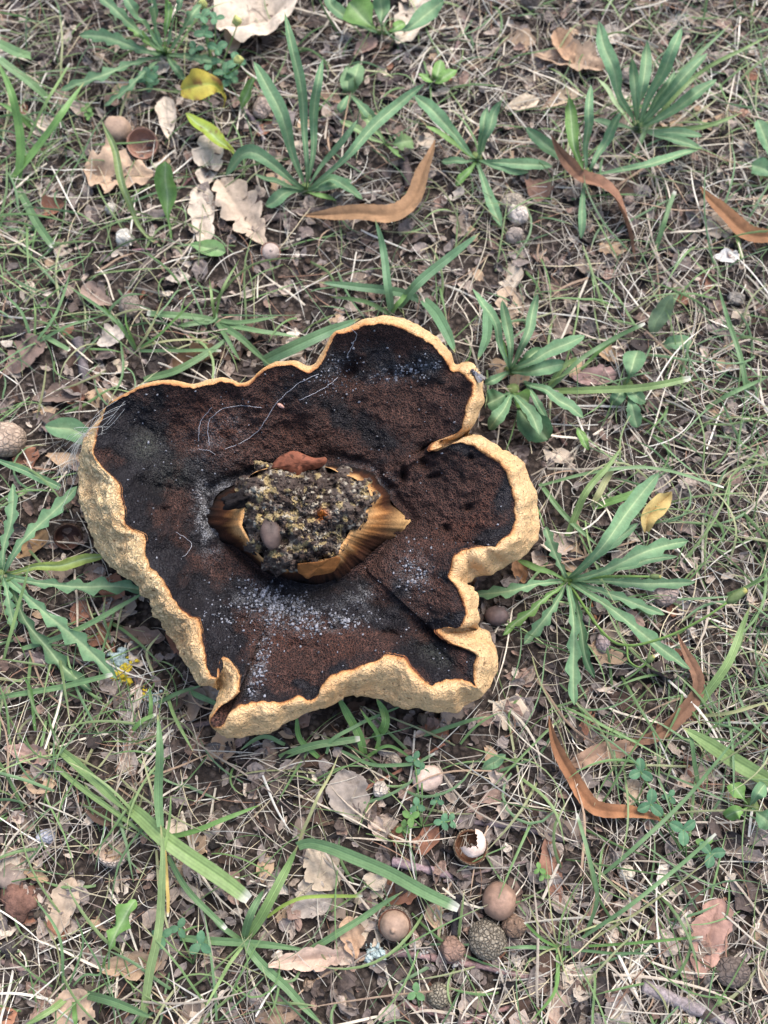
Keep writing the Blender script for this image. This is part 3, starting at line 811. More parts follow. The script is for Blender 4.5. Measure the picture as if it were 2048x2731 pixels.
stalk(p1, [(1513,1549,.4),(1605,1684,3),(1672,1722,4.2),(1778,1698,5.2),(1875,1650,5.8),(1945,1603,6)], 7, srgb(120, 150, 78, .8), (48, 24))
stalk(p1, [(1672,1722,4.2),(1677,1761,4.4),(1706,1780,4.6),(1728,1764,4.8)], 5, srgb(120, 150, 78, .8), (20, 17))
stalk(p1, [(1513,1549,.4),(1620,1538,2),(1735,1538,2.4)], 8, srgb(128, 158, 84, .8), (26, 16))

rosette('deeply toothed rosette cut off by the picture at the mushroom\'s left side', (6, 1531), [
 (33,1290,1.2,46,GL,None,.35),(206,1296,1.6,54,GL,(90,1420,2),.4),(282,1478,1.0,34,GY_,(140,1510,1.4),.15),(398,1575,.9,58,GL,(200,1560,1.6),.5),
 (311,1810,1.0,66,GL,(150,1670,2),.6),(242,1846,.5,56,GD,(110,1720,1.0),.5),(-80,1400,1.5,46,GL,None,.4),(-100,1640,1.5,46,GL,None,.4),(40,1680,.8,40,GL,None,.4)], nteeth=6)
rosette('jagged narrow leaved rosette beside the big pale dead leaf', (443, 146), [
 (160,240,1.2,48,GL,(300,195,2.2),.55),(278,283,.8,34,GL,(360,215,1.6),.6),(211,93,1.5,46,GL,(320,110,2.4),.3),(255,-18,5,36,GL,None,.3),(325,-25,6,36,GL,None,.25),(392,-30,6.5,28,GL,None,.2),
 (440,-30,6.5,22,GB,None,.1),(492,-25,6,30,GL,None,.3),(536,10,4.5,36,GL,None,.4),(490,213,1,24,GL,None,.2),(600,165,.8,30,GL,None,.3),(330,60,3,28,GB,None,.3)], nteeth=6)
rosette('tall rosette of long smooth upright leaves above the bent twig', (817, 511), [
 (676,165,5.5,42,GL,(756,320,4.2),0),(757,34,8.5,30,GL,(794,190,6.5),0),(862,158,6.5,26,GL,(838,300,4.5),0),(1134,224,4.5,32,GL,(1010,340,4.0),0),(952,320,4,18,GL,None,0),
 (601,468,.8,40,GL,(668,408,3.0),0),(708,548,.6,38,GL,(755,520,1.0),0),(967,530,.6,38,GL,(890,475,1.8),.1),(938,482,.9,28,GL,None,0),(676,466,.8,22,GL,None,0),(898,535,.4,18,GB,None,0)], fold=.3)
rosette('rosette with a long leaf trailing down beside pale round cups', (1271, 428), [
 (1106,253,3.0,42,GL,(1190,335,2.6),.1),(1334,268,4.5,28,GL,None,.05),(1298,285,3.8,24,GL,None,0),(1474,443,.8,34,GL,(1370,432,1.4),.1),(1338,606,.6,32,GL,(1300,510,1.2),.1),(1176,432,.7,26,GL,None,0),
 (1216,496,.6,26,GB,None,.1),(1134,335,1.4,16,GB,None,0),(1410,460,.5,20,GL,None,0)])
rosette('big fan shaped rosette with blunt mown leaves beside folded oak leaf', (1698, 345), [
 (1592,58,6.5,42,GL,(1640,200,4.6),.12),(1724,106,6,36,GL,(1712,230,4.2),.05),(1684,155,4.5,28,GL,None,.05),(1816,73,6,36,GL,(1755,215,4.2),.1),(1802,192,3.5,22,GL,None,0),(1886,142,4.5,36,GL,(1790,250,3.4),.1),
 (1911,212,3,40,GL,(1810,285,2.6),.1),(1872,364,1,32,GL,None,0),(1868,394,.8,28,GL,None,0),(1582,318,1,18,GL,None,0),(1595,208,1.6,13,RIB,None,0)], nteeth=4)
rosette('small upright rosette rooted where the long orange leaf twists', (1563, 470), [
 (1516,258,5.0,38,GB,(1530,375,3.6),.1),(1574,226,5.5,26,GL,(1572,345,3.8),.05),(1654,298,3.6,28,GL,None,.1),(1872,392,1.2,34,GL,(1719,437,2.0),.15),(1402,340,1.6,36,GL,None,.05),(1550,636,.5,22,GL,None,0)])
rosette('rosette of long smooth leaves arching just beyond the mushroom\'s cleft', (1361, 990), [
 (1258,772,4.2,34,GL,(1318,868,3.6),.05),(1432,783,3.2,30,GL,(1405,900,2.8),.05),(1560,897,2.0,44,GL,(1455,945,2.4),.15),(1510,970,1.2,42,GL,(1430,985,1.6),.1),(1292,1024,1.0,24,GL,None,0),(1447,931,1.2,34,GD,None,.1),
 (1340,800,3.0,28,GL,(1362,890,2.6),0),(1320,880,2,20,GB,None,0)])
rosette('broad dark leaved plant tucked against the mushroom\'s right rim', (1366, 1046), [
 (1462,1172,.8,84,GD,(1412,1130,1.2),.08,'oval'),(1438,1160,1.6,46,GL,(1410,1100,2.2),.2),(1304,1146,1.6,44,GL,(1340,1100,2.4),.15),(1410,1072,1.2,60,GB,None,0,'oval'),(1300,1076,.9,70,GD,None,.1,'oval')])
rosette('single file of three drooping leaves beside the pink dead leaf', (1398, 1018), [(1558,1112,1.0,46,GL,(1480,1060,1.8),.25),(1500,1062,.8,20,GL,None,0),(1460,1120,.7,24,GL,None,.2)], core=False)
rosette('plant with broad bright oval leaves before a pale dead leaf', (1018, 92), [
 (932,6,2.0,92,GB,(968,50,2.0),.05,'oval'),(1184,2,2.8,54,GL,(1110,62,2.2),.05,'oval'),(1080,60,1.2,28,GB,None,0,'oval'),(880,-30,2.2,40,GL,(886,20,2),0),(1010,-20,2.4,50,GL,None,0,'oval')])
rosette('seedling with three small oval leaves above the trailing rosette', (1160, 222), [(1176,160,1.0,34,GB,None,0,'egg'),(1216,186,1.0,34,GB,None,0,'egg'),(1118,196,.8,26,GB,None,0,'egg')], name='seedling')
rosette('seedling of pale toothed leaves under the tall rosette\'s long arm', (930, 250), [(958,170,1.2,52,srgb(128,158,112,.8),None,.1,'egg'),(926,178,1,44,srgb(128,158,112,.8),None,.1,'egg'),(905,300,.8,24,GL,None,0),(1010,330,.6,30,GL,None,.2)], name='seedling')
rosette('low plant of pale blunt leaves beside the grey cup with a hole', (1030, 385), [(1100,375,.6,58,srgb(132,160,104,.8),None,.3,'oval'),(960,290,.8,30,srgb(132,160,104,.8),None,.3),(905,322,.6,24,srgb(140,165,110,.8),None,.2),(1080,430,.4,18,GB,None,0)], name='seedling', core=False)
rosette('low plant of rounded oval leaves right of the pink dead leaf', (1668, 1030), [(1701,935,.9,62,GL,None,0,'oval'),(1632,1080,.6,40,GL,None,0,'egg'),(1722,1072,.6,40,GL,None,0,'egg'),(1700,1140,.5,44,GL,None,.2,'oval')], name='seedling')
rosette('half hidden leafy plant at the litter edge under the broad grass blade', (2000, 2150), [(1950,2090,.8,50,GB,None,0,'oval'),(1935,2180,.7,46,GB,None,0,'oval'),(2060,2200,.8,60,GL,None,.2,'oval'),(2040,2090,1,40,GL,None,0)], name='seedling')
rosette('leafy plant cut by the picture beside the grass near bluish seed', (2080, 470), [(2020,320,1.6,50,GL,None,.1,'oval'),(2004,440,1.2,56,GL,None,.1,'oval')], name='seedling', core=False)
rosette('single ragged dandelion leaf standing beside the little clover', (275, 2590), [(362,2400,2.2,78,GB,(330,2440,2.6),.75,'oval')], nteeth=3, core=False, name='ragged_leaf_plant')

def one_leaf(name, label, path, wpx, prof, colr, cat='leaf', mat=None, rib=RIB, **kw):
    V, F, C, P = leaf(path, wpx, prof, colr, rib, **kw)
    return single(name, V, F, mat or M_green, label, cat, P[0], C)
one_leaf('green_leaf', 'smooth upright green spoon shaped leaf beside tan oak leaf', [(456,641,.1),(452,590,.8),(443,500,2.4),(439,430,3.4)], 60, 'oval', GB, fold=.12)
V, F, C, P = leaf([(597,290,.1),(596,250,1.2),(560,224,2.2),(483,238,2.0)], 80, 'oval', srgb(188, 170, 72, .85), srgb(150, 160, 80), wave=.15, seed=4)
k = np.clip(noise3(V, 150, 3) * 2 - .3, 0, 1)[:, None]; C = C * (1 - k * .6) + srgb(140, 150, 62) * k * .6
k = np.clip(noise3(V, 330, 9) * 4 - 1.6, 0, 1)[:, None]; C = C * (1 - k) + srgb(120, 84, 48) * k
single('yellowing_leaf', V, F, M_green, 'yellow withering leaf with brown spots under the clover', 'leaf', P[0], C)
V, F, C, P = leaf([(627,411,.2),(590,375,1.2),(540,340,1.6),(494,303,1.8)], 48, 'egg', srgb(150, 168, 62, .85), RIB, seed=8)
k = np.clip(noise3(V, 300, 5) * 4 - 2, 0, 1)[:, None]; C = C * (1 - k) + srgb(110, 80, 48) * k
single('yellowing_leaf', V, F, M_green, 'yellow green folded leaf lying across pale oak leaf', 'leaf', P[0], C)
one_leaf('green_leaf', 'short pointed green leaf between clover and tall rosette', [(637,297,.1),(655,260,1.4),(676,206,2.6)], 32, 'egg', GB)
one_leaf('green_leaf', 'flat pale green leaf at the foot of pale oak leaf', [(470,655,.1),(520,655,.6),(602,671,.5)], 48, 'oval', srgb(128, 165, 104, .8))
one_leaf('withered_leaf', 'long thin withering leaf leaning over tan oak leaf', [(430,660,.1),(370,595,1.0),(338,506,2.4),(308,401,3.4),(274,321,3.8)], 24, 'strap', srgb(150, 165, 104, .8), seed=3, twist=1.0)
one_leaf('green_leaf', 'broad dark leaf poking from under the mushroom\'s left rim', [(250,1190,.6),(205,1150,1.4),(120,1137,1.0)], 62, 'egg', GL)
one_leaf('green_leaf', 'narrow leaf lying over the grey banded gall', [(160,1300,1.2),(80,1262,1.4),(-20,1222,1.2)], 22, 'blade', GL)
one_leaf('green_leaf', 'grey green oval leaf at the end of arched grass blade', [(1765,920,.2),(1800,915,.8),(1845,908,.6)], 42, 'egg', GL)
one_leaf('green_leaf', 'pale translucent upright leaf above the arched grass blade', [(1738,895,.1),(1756,850,1.2),(1792,786,2.2)], 50, 'egg', srgb(140, 160, 120, .8))
one_leaf('green_leaf', 'small dark green leaf left of the big curled litter scrap', [(1285,2050,.1),(1315,2035,.5),(1348,2012,.6)], 32, 'egg', GL)
one_leaf('green_leaf', 'small arching leaf in the grass above the tan pod', [(1570,1200,.5),(1560,1180,.9),(1540,1140,.4)], 24, 'egg', GB)

# ---- long narrow orange dead leaves
def long_leaf(label, path, wpx, colr, **kw):
    colr = np.asarray(colr) * .85 + np.mean(colr) * .13
    V, F, C, P = leaf(path, wpx, 'long', colr, kw.pop('rib', colr * .75), n=40, teeth=.12, nt_=22, **kw)
    k = np.clip(noise3(V, 120, 77) * 1.5, 0, .6)[:, None]
    C = C * (1 - k) + colr * .7 * k
    return single('dead_long_leaf', V, F, M_dead, label, 'dead leaf', P[0] - (0, 0, .0005), C)
OR = srgb(156, 108, 68); OB = srgb(132, 94, 68)
long_leaf('long golden brown curved leaf cupped below the bent twig', [(807,574,.3),(870,572,.8),(954,576,1.4),(1039,574,1.6),(1102,530,1.6),(1136,443,1.8),(1157,371,2.2)], 58, srgb(162, 122, 82), twist=.6, fold=.35)
long_leaf('long twisted brown leaf hanging below the small upright rosette', [(1470,359,2.4),(1517,443,1.6),(1551,481,1.5),(1601,494,1.6),(1643,527,1.4),(1669,599,.7),(1698,692,.4)], 52, srgb(142, 100, 74), twist=2.6, fold=.4)
long_leaf('orange leaf with thin stalk lying above the cream lobed leaf', [(1867,498,1.4),(1939,582,1.1),(2002,624,1.0),(2070,634,1.0),(2130,640,.4)], 52, OR, fold=.3)
long_leaf('bright orange folded leaf bending towards the clover', [(1464,1910,1.8),(1496,2034,1.0),(1559,2127,.7),(1610,2160,.8),(1728,2174,.8),(1780,2190,.4)], 46, srgb(158, 106, 66), fold=.5, twist=.9)
long_leaf('brown sickle shaped leaf crossing beneath the rosette\'s leaf tip', [(1807,1689,.8),(1836,1756,.9),(1855,1828,.9),(1826,1896,.7),(1769,1949,.6),(1706,1973,.5),(1640,1990,.3)], 44, OB, fold=.3, twist=.4)
long_leaf('pale brown flat leaf between orange leaf and sickle leaf', [(1720,1975,.3),(1640,1998,.5),(1570,2020,.5),(1510,2045,.3)], 60, srgb(164, 128, 100), fold=.1)

# ---- dead oak leaves and bits
def dead_leaf(label, cx, cy, L, Wd, ang, colr, lobes=4, depth=.4, curl=(.15, .1), seed=0, lift=.002, name='dead_oak_leaf', sharp=False, fold=0.0, base_t=.0):
    rs = np.random.default_rng(seed + 50)
    a = math.radians(ang); d = np.array([math.cos(a), -math.sin(a)])
    p0 = ground_pt(cx - d[0] * L / 2, cy - d[1] * L / 2); p1 = ground_pt(cx + d[0] * L / 2, cy + d[1] * L / 2)
    q = np.array([d[1], -d[0]])
    w0 = ground_pt(cx - q[0] * Wd / 2, cy - q[1] * Wd / 2); w1 = ground_pt(cx + q[0] * Wd / 2, cy + q[1] * Wd / 2)
    ax = (p1 - p0); wx = (w1 - w0) / 2; c = (p0 + p1) / 2
    n, m = 44, 13
    t = np.linspace(0, 1, n); s = np.linspace(-1, 1, m)
    env = np.interp(t, [0, .06, .3, .62, .88, 1], [.10, .25, .75, 1, .7, .12])
    V = np.zeros((n, m, 3)); loc = np.zeros((n, m, 2))
    ph = rs.uniform(0, 1, 2)
    for j, sj in enumerate(s):
        sd = 0 if sj < 0 else 1
        fr = (t * lobes + ph[sd]) % 1
        lob = np.abs(fr * 2 - 1) if sharp else 1 - np.sqrt(np.clip(1 - (2 * fr - 1) ** 2, 0, 1)) ** 1.2
        ww = env * (1 - depth * lob * np.interp(t, [0, .1, .9, 1], [.3, 1, .8, 0])) * (1 + .12 * noise3(np.stack([t * 9, 0 * t + sd, 0 * t + seed], -1), 1, seed))
        ww *= (1 + .05 * noise3(np.stack([t * 40, 0 * t + sd, 0 * t], -1), 1, seed + 2))
        V[:, j] = p0 + ax * t[:, None] + wx * (sj * ww)[:, None]
        loc[:, j, 0] = t; loc[:, j, 1] = sj * ww
    wl = np.linalg.norm(wx); ll = np.linalg.norm(ax)
    colr = np.asarray(colr) * .74 + np.mean(colr) * np.array([.98, .92, .88]) * .24
    tl, sl_ = loc[..., 0], loc[..., 1]
    cs = rs.choice([-1, 1], 2)
    Z = curl[0] * wl * sl_ ** 2 * 1.6 + curl[1] * ll * (tl * 2 - 1) ** 2 * .5
    Z += .17 * wl * fbm(np.stack([tl * 3, sl_ * 2, 0 * tl + seed], -1), 1, 3, seed) + .04 * wl * np.cos(tl * lobes * 2 * math.pi) * np.abs(sl_)
    if fold: Z += fold * wl * np.maximum(sl_ * cs[0], 0) ** 1.3
    Z -= .05 * wl * (np.abs(sl_) < .07)
    Z = Z - np.percentile(Z, 12)
    V[..., 2] = np.maximum(gz(V[..., 0], V[..., 1]) + .0006, gz(V[..., 0], V[..., 1]) + lift + Z)
    vein = np.clip(1 - np.abs(sl_) / .06, 0, 1)
    fv = np.abs(((tl - np.abs(sl_) * .22) * lobes * 1.0 + .2) % 1 - .5)
    vein = np.maximum(vein, np.clip(1 - fv / .05, 0, 1) * .5 * (np.abs(sl_) > .04))
    C = colr * (1 + .16 * fbm(np.stack([tl * 5, sl_ * 4, 0 * tl + seed], -1), 1, 3, seed + 7)[..., None])
    C = C * (1 - .22 * vein[..., None])
    Vv = V.reshape(-1, 3); F = grid_faces(n, m)
    base = np.array([c[0], c[1], Vv[:, 2].min()])
    return single(name, Vv, F, M_dead, label, 'dead leaf', base, C.reshape(-1, 3))
TAN = srgb(186, 152, 118); PAL = srgb(206, 186, 160); BEI = srgb(176, 156, 132); PNK = srgb(178, 140, 122); BRN = srgb(120, 92, 74); RED = srgb(164, 116, 92); GRY = srgb(150, 136, 122)
DL = [
 ('largest pale cream dead leaf wavy and creased beyond the clover',690,62,230,200,200,PAL,3,.25,(.25,.2),1,.006),
 ('brown fragment propped on the cream dead leaf',640,120,110,60,240,BEI,3,.3,(.5,.1),2,.006),
 ('pale broad dead leaf behind the bright oval leaves',1100,62,170,110,60,PAL,3,.25,(.2,.1),3,.004),
 ('tan folded oak leaf with round lobes beside fan rosette',1515,182,190,84,-12,TAN,4,.45,(.5,.12),4,.004),
 ('upper half of folded tan leaf standing beside fan rosette',1500,150,100,60,120,srgb(182,140,100),2,.2,(.4,.1),5,.007),
 ('tan oak leaf with pointed lobes beside the empty cup',325,480,190,150,170,srgb(196,160,124),4,.55,(.2,.1),6,.004),
 ('small spoon shaped cream leaf beside clover',450,330,110,58,95,PAL,1,.1,(.3,.1),7,.004),
 ('narrow cream oak leaf left of its lobed neighbour',545,598,190,78,95,PAL,4,.35,(.15,.08),8,.003),
 ('lobed cream oak leaf under the bent twig',650,580,210,120,125,srgb(198,172,142),5,.5,(.15,.1),9,.004),
 ('small lobed cream leaf beneath the yellow green leaf',560,440,150,90,80,PAL,3,.5,(.2,.1),10,.003),
 ('crumpled pinkish leaf tip above the tall rosette',975,140,70,50,30,PNK,3,.5,(.5,.3),11,.003),
 ('tan leaf piece between mushroom and long smooth rosette leaves',1360,828,110,78,105,srgb(190,160,126),3,.4,(.3,.1),12,.003),
 ('lobed beige leaf under the orange leaf by the frame',1912,615,96,80,20,BEI,3,.4,(.2,.1),13,.003),
 ('white shredded leaf scrap below the lobed beige leaf',1930,695,66,40,0,srgb(214,208,198),2,.2,(.3,.2),14,.003),
 ('flat pinkish dead leaf beside the arched grass blade',1582,1012,118,54,4,srgb(168,130,120),2,.15,(.2,.05),15,.003),
 ('pair of small tan leaf curls near pink dead leaf',1615,955,66,44,140,srgb(196,156,110),2,.3,(.6,.2),16,.003),
 ('greyish brown oak leaf in shade left of mushroom',70,960,140,80,40,srgb(138,112,98),4,.5,(.3,.1),17,.003),
 ('dull brown oak leaf below the shaded oak leaf',165,1058,150,66,10,srgb(122,100,86),4,.4,(.3,.1),18,.003),
 ('whitish flaky leaf among fine grass beyond the mushroom',300,910,80,60,30,srgb(198,182,164),2,.3,(.4,.2),19,.003),
 ('curled brown leaf just beyond the rim\'s dip',520,968,150,50,18,srgb(132,100,68),3,.3,(.8,.1),20,.003),
 ('brown leaf curl left of the whitish flaky leaf',262,800,90,60,150,srgb(160,132,112),3,.4,(.5,.2),21,.003),
 ('upright tan oak leaf beside bark scraps',173,2424,175,84,72,srgb(184,158,128),5,.35,(.2,.1),22,.003),
 ('blunt tan leaf with dark specks below the cut grass',200,2700,150,120,60,srgb(186,154,124),3,.25,(.15,.1),23,.004),
 ('tan lobed leaf curl under the ribbed grass stem',352,2572,172,78,8,srgb(186,150,112),3,.45,(.5,.15),24,.004),
 ('small tan canoe shaped leaf by the white shell',97,2330,84,32,-25,srgb(170,136,98),1,.1,(.7,.1),25,.003),
 ('pinkish creased leaf under the left grass',78,2012,120,60,-15,PNK,2,.2,(.3,.1),26,.003),
 ('curled pinkish tan oak leaf with scalloped edge',822,2556,200,74,8,srgb(204,168,140),4,.4,(.5,.45),27,.004),
 ('tan oak leaf standing between cup and curled leaf',940,2497,112,72,100,srgb(190,150,112),3,.45,(.3,.1),28,.005),
 ('beige three lobed leaf under the bent grass blade',858,2315,130,116,-60,srgb(186,164,134),3,.45,(.15,.1),29,.004),
 ('grey beige leaf right of the broken grass node',828,2415,120,76,20,srgb(164,150,136),2,.25,(.2,.1),30,.003),
 ('large greyish leaf flat below the mushroom',935,2128,150,126,110,srgb(152,138,124),3,.35,(.12,.1),31,.003),
 ('little pale curl of leaf near tiny ring',1008,2212,90,44,120,srgb(196,170,148),2,.25,(.6,.3),32,.003),
 ('brown crumbling leaf at the lower picture edge',745,2702,130,60,15,srgb(138,110,84),3,.3,(.4,.1),33,.003),
 ('reddish flat oak leaf with straight broken edge',1882,2500,215,118,75,srgb(182,134,112),4,.3,(.12,.06),34,.004),
 ('narrow rust brown leaf under a grass stem',1470,2330,190,62,100,srgb(160,110,82),3,.25,(.2,.1),35,.003),
 ('small brown leaf scrap beside the mushroom\'s lower notch',1384,1530,66,46,110,srgb(150,104,62),1,.1,(.6,.2),36,.003),
 ('red brown leaf scrap left of the mushroom\'s tan flank',218,1640,70,58,60,srgb(142,92,66),2,.3,(.3,.2),37,.003),
 ('ochre leaf piece behind toothed left leaf',92,1460,110,56,40,srgb(160,122,74),2,.2,(.3,.2),38,.003),
 ('brown rumpled leaf beneath the mushroom\'s left flank',370,1700,150,50,-5,srgb(126,100,84),3,.3,(.4,.1),39,.003),
 ('pale pinkish leaf heap right of bottom grass tuft',1660,2420,90,52,20,srgb(176,150,132),2,.3,(.3,.2),40,.003),
 ('crumpled beige leaf near the frame under fine dry grass',1840,2075,90,60,30,srgb(182,154,128),3,.3,(.4,.2),41,.003),
 ('buff leaf below the clover leaves',1680,2115,76,60,80,srgb(186,158,128),2,.3,(.3,.2),42,.003),
 ('orange pink oak scrap at the lower left corner',10,2712,90,60,20,srgb(170,112,76),2,.2,(.4,.2),43,.003),
 ('grey crumpled leaf by the thick lower twig',1640,2700,120,80,70,srgb(158,144,132),3,.35,(.3,.2),44,.003),
 ('light brown leaf at the litter edge below reddish oak leaf',1480,2680,110,70,80,srgb(168,140,118),3,.3,(.3,.2),45,.003),
 ('faded brown leaf between fan rosette and twisted leaf',1490,280,110,40,25,srgb(196,168,132),2,.2,(.4,.1),46,.003),
 ('cream leaf sliver under the trailing rosette',1390,290,90,44,10,srgb(200,178,146),2,.2,(.3,.1),47,.003),
 ('pinkish leaf curl by the grey cup with hole',870,268,90,26,-20,srgb(178,140,108),1,.1,(.6,.1),48,.003),
 ('brown curled bark like leaf by pale round cups',1432,520,60,80,80,srgb(134,98,78),2,.2,(.6,.2),49,.003),
 ('dark crumbling leaf right of dung like bark lump',110,2400,60,40,60,srgb(96,72,60),2,.3,(.4,.2),50,.003),
]
for (lb, cx, cy, L, Wd, an, c, lo, de, cu, sd, li) in DL:
    dead_leaf(lb, cx, cy, L, Wd, an, c, lo, de, cu, sd, li, sharp=(sd == 6))

# ---- twigs
def twig(label, pts, wpx, colr, seed=0, name='twig', lichen=None, cat='twig'):
    n = 46
    q = crom([(a, b, (c if len(r) else 0)) for (a, b, c, *r) in [(p + (0,))[:3] + (1,) for p in pts]], n)
    g = ground_pt(q[:, 0], q[:, 1]); r = wpx / 2 * scale_at(*q[n // 2, :2])
    P = unproj(q[:, 0], q[:, 1], g[:, 2] + r * .75 + q[:, 2] / 100)
    P = P + 0.5 * r * np.stack([noise3(P, 70, seed), noise3(P, 70, seed + 1), .4 * noise3(P, 70, seed + 2)], -1)
    rad = r * np.linspace(1.08, .8, n) * (1 + .16 * noise3(P, 160, seed + 4) + .12 * noise3(P, 420, seed + 5))
    rad[0] *= .7; rad[-1] *= .6
    V, F = tube(P, rad, 9)
    V = V + .12 * r * noise3(V, 900, seed)[:, None]
    C = colr * (1 + .3 * fbm(V, 300, 3, seed)[:, None])
    if not lichen: return single(name, V, F, M_bark, label, cat, [P[n // 2][0], P[n // 2][1], V[:, 2].min()], C)
    th = Thing(name, label, cat, [P[n // 2][0], P[n // 2][1], V[:, 2].min()])
    th.part('stick', V, F, M_bark, C)
    for (lx, ly, sz, lc, cnt) in lichen:
        VV, FF, CC, off = [], [], [], 0
        rs = np.random.default_rng(int(lx))
        i0 = np.argmin((q[:, 0] - lx) ** 2 + (q[:, 1] - ly) ** 2)
        m = scale_at(lx, ly)
        c0 = ground_pt(lx, ly); c0[2] = P[i0][2]
        for i in range(cnt):
            v, f = blob(i % 9, 8, 5, .7)
            v = v * m * sz * rs.uniform(.05, .16) * np.array([1.4, 1.4, .7]) @ rot_m(*rs.uniform(-.8, .8, 3)).T + c0 + np.append(rs.normal(0, .26, 2) * sz * m, r * rs.uniform(.1, 1.0))
            VV.append(v); FF.append(f + off); off += len(v); CC.append(np.tile(np.asarray(lc) * rs.uniform(.75, 1.15), (len(v), 1)))
        th.part('lichen', np.vstack(VV), np.vstack(FF), M_lichen, np.vstack(CC))
    return th
GT = srgb(112, 98, 90); PT = srgb(138, 112, 108); DT = srgb(66, 56, 54)
LY, LG = srgb(196, 174, 60), srgb(160, 176, 172)
twig('bent grey twig lying beside the long golden leaf', [(700,590),(790,570),(870,560),(950,535),(1010,516),(1068,492)], 18, GT, 1)
twig('short thick dark stick above the long golden leaf', [(1070,425),(1082,460),(1090,500)], 26, srgb(92, 80, 76), 2)
twig('thin lichen grey branch behind the bright oval leaves', [(780,25),(850,48),(930,75),(1040,110),(1130,132),(1230,158)], 15, srgb(120, 108, 96), 3)
twig('dark branch under the seedling leaves', [(1020,228),(1070,205),(1120,180)], 18, DT, 4)
twig('pinkish grey stick near the upper litter', [(1245,42),(1230,90),(1212,140)], 13, srgb(142, 116, 110), 5)
twig('dark stick hidden by grass in the upper left', [(60,160),(140,150),(250,140)], 22, DT, 6)
twig('grey twig piece among the pale oak leaves', [(640,280),(690,340),(705,375)], 13, srgb(124, 110, 112), 7)
twig('dark blackish twig left of the tall rosette leaves', [(700,200),(780,275),(880,340),(905,362)], 18, srgb(78, 68, 66), 8)
twig('black straight twig below lobed beige leaf', [(1745,662),(1850,666),(1960,655)], 18, srgb(54, 50, 50), 9)
twig('mossy dark twig crossing above the shaded clearing', [(1440,712),(1520,702),(1600,705)], 15, srgb(90, 80, 74), 10)
twig('brown slanting twig beside the broad dark leaved plant', [(1430,1060),(1470,1130),(1510,1190)], 15, srgb(98, 76, 68), 11)
twig('short grey stub of wood left of the mushroom', [(206,905),(224,960),(236,1020)], 30, srgb(104, 96, 96), 12)
twig('thin red brown stem by the shaded clearing', [(195,925),(215,990),(228,1030)], 7, srgb(120, 84, 74), 13)
twig('grey twig bearing yellow and blue grey lichen left of mushroom', [(60,1745),(160,1760),(250,1770),(330,1785),(380,1830),(420,1920),(450,2000)], 20, srgb(98, 86, 84), 14,
     lichen=[(320,1770,60,LG,70),(325,1790,56,LY,60),(410,1868,40,LG,40),(388,1848,30,LY,24)])
twig('rough grey bark strip left of the lichen twig', [(75,1755),(130,1765),(185,1752)], 20, srgb(140, 126, 122), 15)
twig('thin branch reaching under the mushroom\'s lowest tip', [(440,1945),(500,1935),(570,1925)], 18, srgb(92, 80, 78), 16)
twig('pinkish knobbly twig with pale lichen tuft near the round cup', [(1000,2550),(1080,2540),(1180,2560),(1290,2575),(1400,2605),(1452,2615)], 19, PT, 17,
     lichen=[(998,2548,46,srgb(172,186,182),60),(1130,2545,20,srgb(170,166,160),16),(1215,2562,24,srgb(170,166,160),18),(1340,2590,24,srgb(170,166,160),16)])
twig('dark grey stick pointing at the broken cup', [(1218,2192),(1300,2196),(1390,2205),(1500,2240)], 17, srgb(96, 86, 88), 18)
twig('thick purple grey stick with peeling bark', [(1045,2296),(1120,2312),(1208,2338)], 24, srgb(136, 116, 118), 19)
twig('black charred stick between acorn and round cup', [(1226,2385),(1222,2440),(1214,2495)], 34, srgb(44, 40, 42), 20)
twig('pink stem at the lower edge under the acorn cup', [(1070,2672),(1120,2690),(1185,2716)], 14, srgb(150, 116, 108), 21)
twig('pink grey stem crossing the lower edge of the litter', [(1232,2735),(1300,2705),(1376,2685)], 13, srgb(150, 116, 110), 22)
twig('thick pale broken stick at the lower right', [(1712,2630),(1790,2660),(1870,2695),(1950,2735)], 36, srgb(140, 128, 126), 23)
twig('thin brown curved stem under the reddish oak leaf', [(1938,2395),(1880,2420),(1840,2450),(1800,2475)], 9, srgb(142, 100, 78), 24)
twig('thin reddish stem crossing the large rosette', [(1558,1500),(1570,1580),(1590,1650)], 8, srgb(156, 104, 74), 25)
twig('dark stem lying under the large rosette\'s leaves', [(1548,1640),(1600,1685),(1660,1720)], 14, srgb(90, 80, 78), 26)
twig('thin red stem by the pale oak leaves', [(420,408),(470,470),(480,500),(545,470),(700,555)], 6, srgb(122, 90, 86), 27)
twig('thin purple stem below the little white gall', [(310,668),(400,665),(500,668)], 6, srgb(140, 108, 110), 28)
twig('thin orange brown stem above the broken cup', [(950,2115),(1060,2060),(1200,1975)], 9, srgb(150, 104, 84), 29)
twig('pale bent stem crossing left of the acorn', [(1236,2310),(1190,2380),(1172,2450),(1172,2540)], 8, srgb(168, 144, 124), 30)
twig('grey forked stem beside the acorn', [(1180,2350),(1280,2325),(1400,2300)], 10, srgb(120, 104, 100), 31)
twig('red brown stem over the pink stem at left edge', [(-10,2560),(80,2600),(150,2650)], 14, srgb(126, 106, 100), 32)

